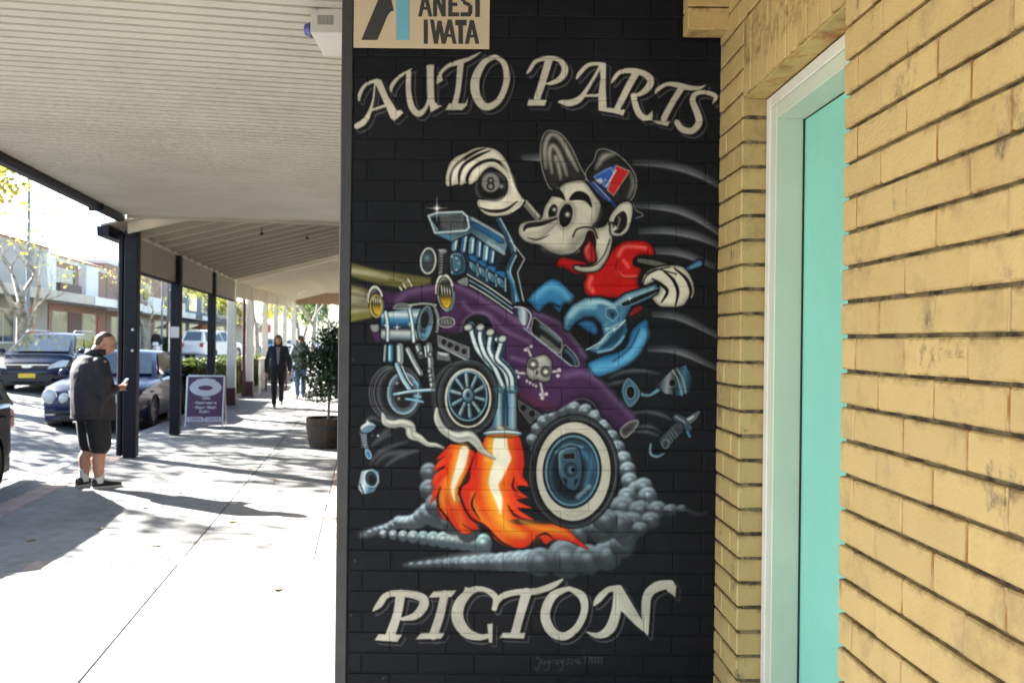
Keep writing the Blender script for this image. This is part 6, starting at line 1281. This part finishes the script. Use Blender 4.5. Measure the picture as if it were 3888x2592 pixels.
for i in range(75):
    a = r.uniform(0, 6.28); e = math.acos(r.uniform(-1, 1)); rad = r.uniform(.14, .52); c = Vector((rad*math.sin(e)*math.cos(a)*.95, rad*math.sin(e)*math.sin(a)*.95, .86+rad*math.cos(e)*1.12)); ctr.append(c); tk.tube([(0, 0, .5+.4*r.random()), tuple(c)], [.008, .003], 4)
for i in range(5200):
    c = r.choice(ctr); p = c+Vector((r.gauss(0, .062), r.gauss(0, .062), r.gauss(0, .068))); a = Vector((r.uniform(-1, 1), r.uniform(-1, 1), r.uniform(-1.2, .4))).normalized(); b = Matrix.Rotation(r.uniform(0, 6.28), 3, a) @ a.orthogonal().normalized(); s = .024*r.uniform(.7, 1.4)
    lf.add([p-a*s, p+b*s*.55, p+a*s*1.2, p-b*s*.55], [(0, 1, 2, 3)])
tk.build('trunk', M['bark'], pt, smooth=60); lf.build('crown', M['leaf_dark'], pt)
# ---- high bar table on the footpath
bt = sthing('bar_table', 'tall timber topped table beside the white posts', 'table', 26.2, 2.75)
M['timber'] = mat('pale_timber', (.50, .36, .20), .6, .15, 6, aniso=(8, 1, 8))
for i in range(4): MB().box(-.36+i*.18, -.185+i*.18, -.9, .9, 1.0, 1.045, .004).build('plank', M['timber'], bt)
for x in (-.3, .3):
    for y in (-.8, .8): MB().box(x-.03, x+.03, y-.03, y+.03, 0, .998, .004).build('leg', M['whitepaint'] if y < 0 else M['maroon'], bt)
# ---- traffic signs and lamp posts
M['signyellow'] = mat('sign_yellow', (.72, .62, .02), .5, .04, 4)
cs = sthing('crossing_sign', 'yellow diamond pedestrian crossing sign on a pole', 'sign', 45.5, 5.15, -.1)
MB().tube([(0, 0, 0), (0, 0, 3.6)], .035, 8).build('pole', M['steel'], cs)
plt = MB().prism_y([(0, 2.55), (.62, 3.17), (0, 3.79), (-.62, 3.17)], -.05, -.04).build('plate', M['signyellow'], cs)
q = MB().ball((0.02, -.055, 3.5), (.06, .006, .07), 10, 8).tube([(0.02, -.055, 3.4), (-.02, -.055, 3.1), (-.16, -.055, 2.86)], .035, 6).tube([(-.02, -.055, 3.1), (.14, -.055, 2.86)], .035, 6).tube([(-.16, -.055, 3.2), (0, -.055, 3.33), (.17, -.055, 3.2)], .022, 6); pic = q.build('pictogram', M['plastic'], cs)
for o in (plt, pic): o.scale = (.6, 1, .6); o.location = (0, 0, 1.1)
rs = sthing('street_sign', 'small red and white roadside sign beyond the crossing sign', 'sign', 52, 5.95, -.1)
MB().tube([(0, 0, 0), (0, 0, 2.6)], .03, 8).build('pole', M['steel'], rs); MB().box(-.35, .35, -.05, -.04, 1.7, 2.6, .004).build('plate', M['whitepaint'], rs); MB().box(-.3, .3, -.056, -.05, 2.1, 2.55).build('red_band', M['redp'], rs)
ps = sthing('parking_sign', 'grey parking sign pole seen edge on behind the hedge', 'sign', 19.0, 4.15, -.1)
MB().tube([(0, 0, 0), (0, 0, 2.75)], .028, 8).build('pole', M['steel'], ps); MB().box(-.02, .02, -.24, .24, 2.05, 2.72, .004).build('plate', M['bg4'], ps)
def lamp_post(label, s, l, z, H=7.5):
    t = sthing('lamp_post', label, 'lamp post', s, l, z, 0, 'street lamp posts')
    MB().tube([(0, 0, 0), (0, 0, .8), (0, 0, .85), (0, 0, H)], [.10, .10, .075, .055], 10).build('pole', M['bg4'], t, smooth=50)
    MB().tube([(0, 0, H-.05), (.3, 0, H+.2), (1.1, 0, H+.3)], [.05, .04, .04], 8).build('arm', M['bg4'], t, smooth=50); MB().rings([(1.35, 0, H+.22, .32, .12), (1.35, 0, H+.32, .30, .11)], 12).build('lantern', M['steel'], t)
lamp_post('dark lamp post behind the wagon and plane tree', 33.5, 12.3, .3); lamp_post('dark lamp post across the road near the scooter', 66, 15, .3); lamp_post('dark lamp post beyond the end of the veranda', 46, 3.75, 0)
lamp_post('lamp post far along the near kerb', 72, 4.0, 0)
# ---- cafe umbrella across the road
um = sthing('cafe_umbrella', 'orange and white cafe umbrella in front of the blue grey shop', 'umbrella', 96, 17.6, .42)
MB().tube([(0, 0, 0), (0, 0, 2.6)], .03, 8).build('pole', M['steel'], um); mb = MB(); V = [(0, 0, 2.75)]+[(1.5*math.cos(2*PI*i/8), 1.5*math.sin(2*PI*i/8), 2.15) for i in range(8)]; mb.add(V, [(0, 1+i, 1+(i+1) % 8) for i in range(8)]); mb.build('canopy', M['orangep'], um)
# ---- fallen leaves and litter
r = random.Random(6); LG = 'fallen leaves scattered on the footpath'
lm_ = MB().add([(-.05, 0, .004), (-.02, .035, .014), (.02, .04, .008), (.055, 0, .018), (.02, -.038, .008), (-.02, -.03, .014)], [(0, 1, 2, 3), (0, 3, 4, 5)]).mesh('fallen_leaf', mat('dry_leaf', (.34, .24, .10), .8, .3, 20))
for i_, (s, l) in enumerate(((8.45, 2.06), (7.55, 2.2), (7.7, 1.15), (9.2, 1.9), (6.9, 1.6), (7.2, 2.6), (10.8, 1.4), (5.6, .55), (9.9, 1.0), (12.2, 2.2), (5.2, 2.3), (14.4, 1.9))):
    o = obj('fallen_leaf', lm_, None, P(s, l, .001), (0, 0, r.uniform(0, 6.28))); o.scale = (.8, .8, .8); tag(o, 'dry fallen plane leaf lying on the pale footpath', 'leaf', LG)
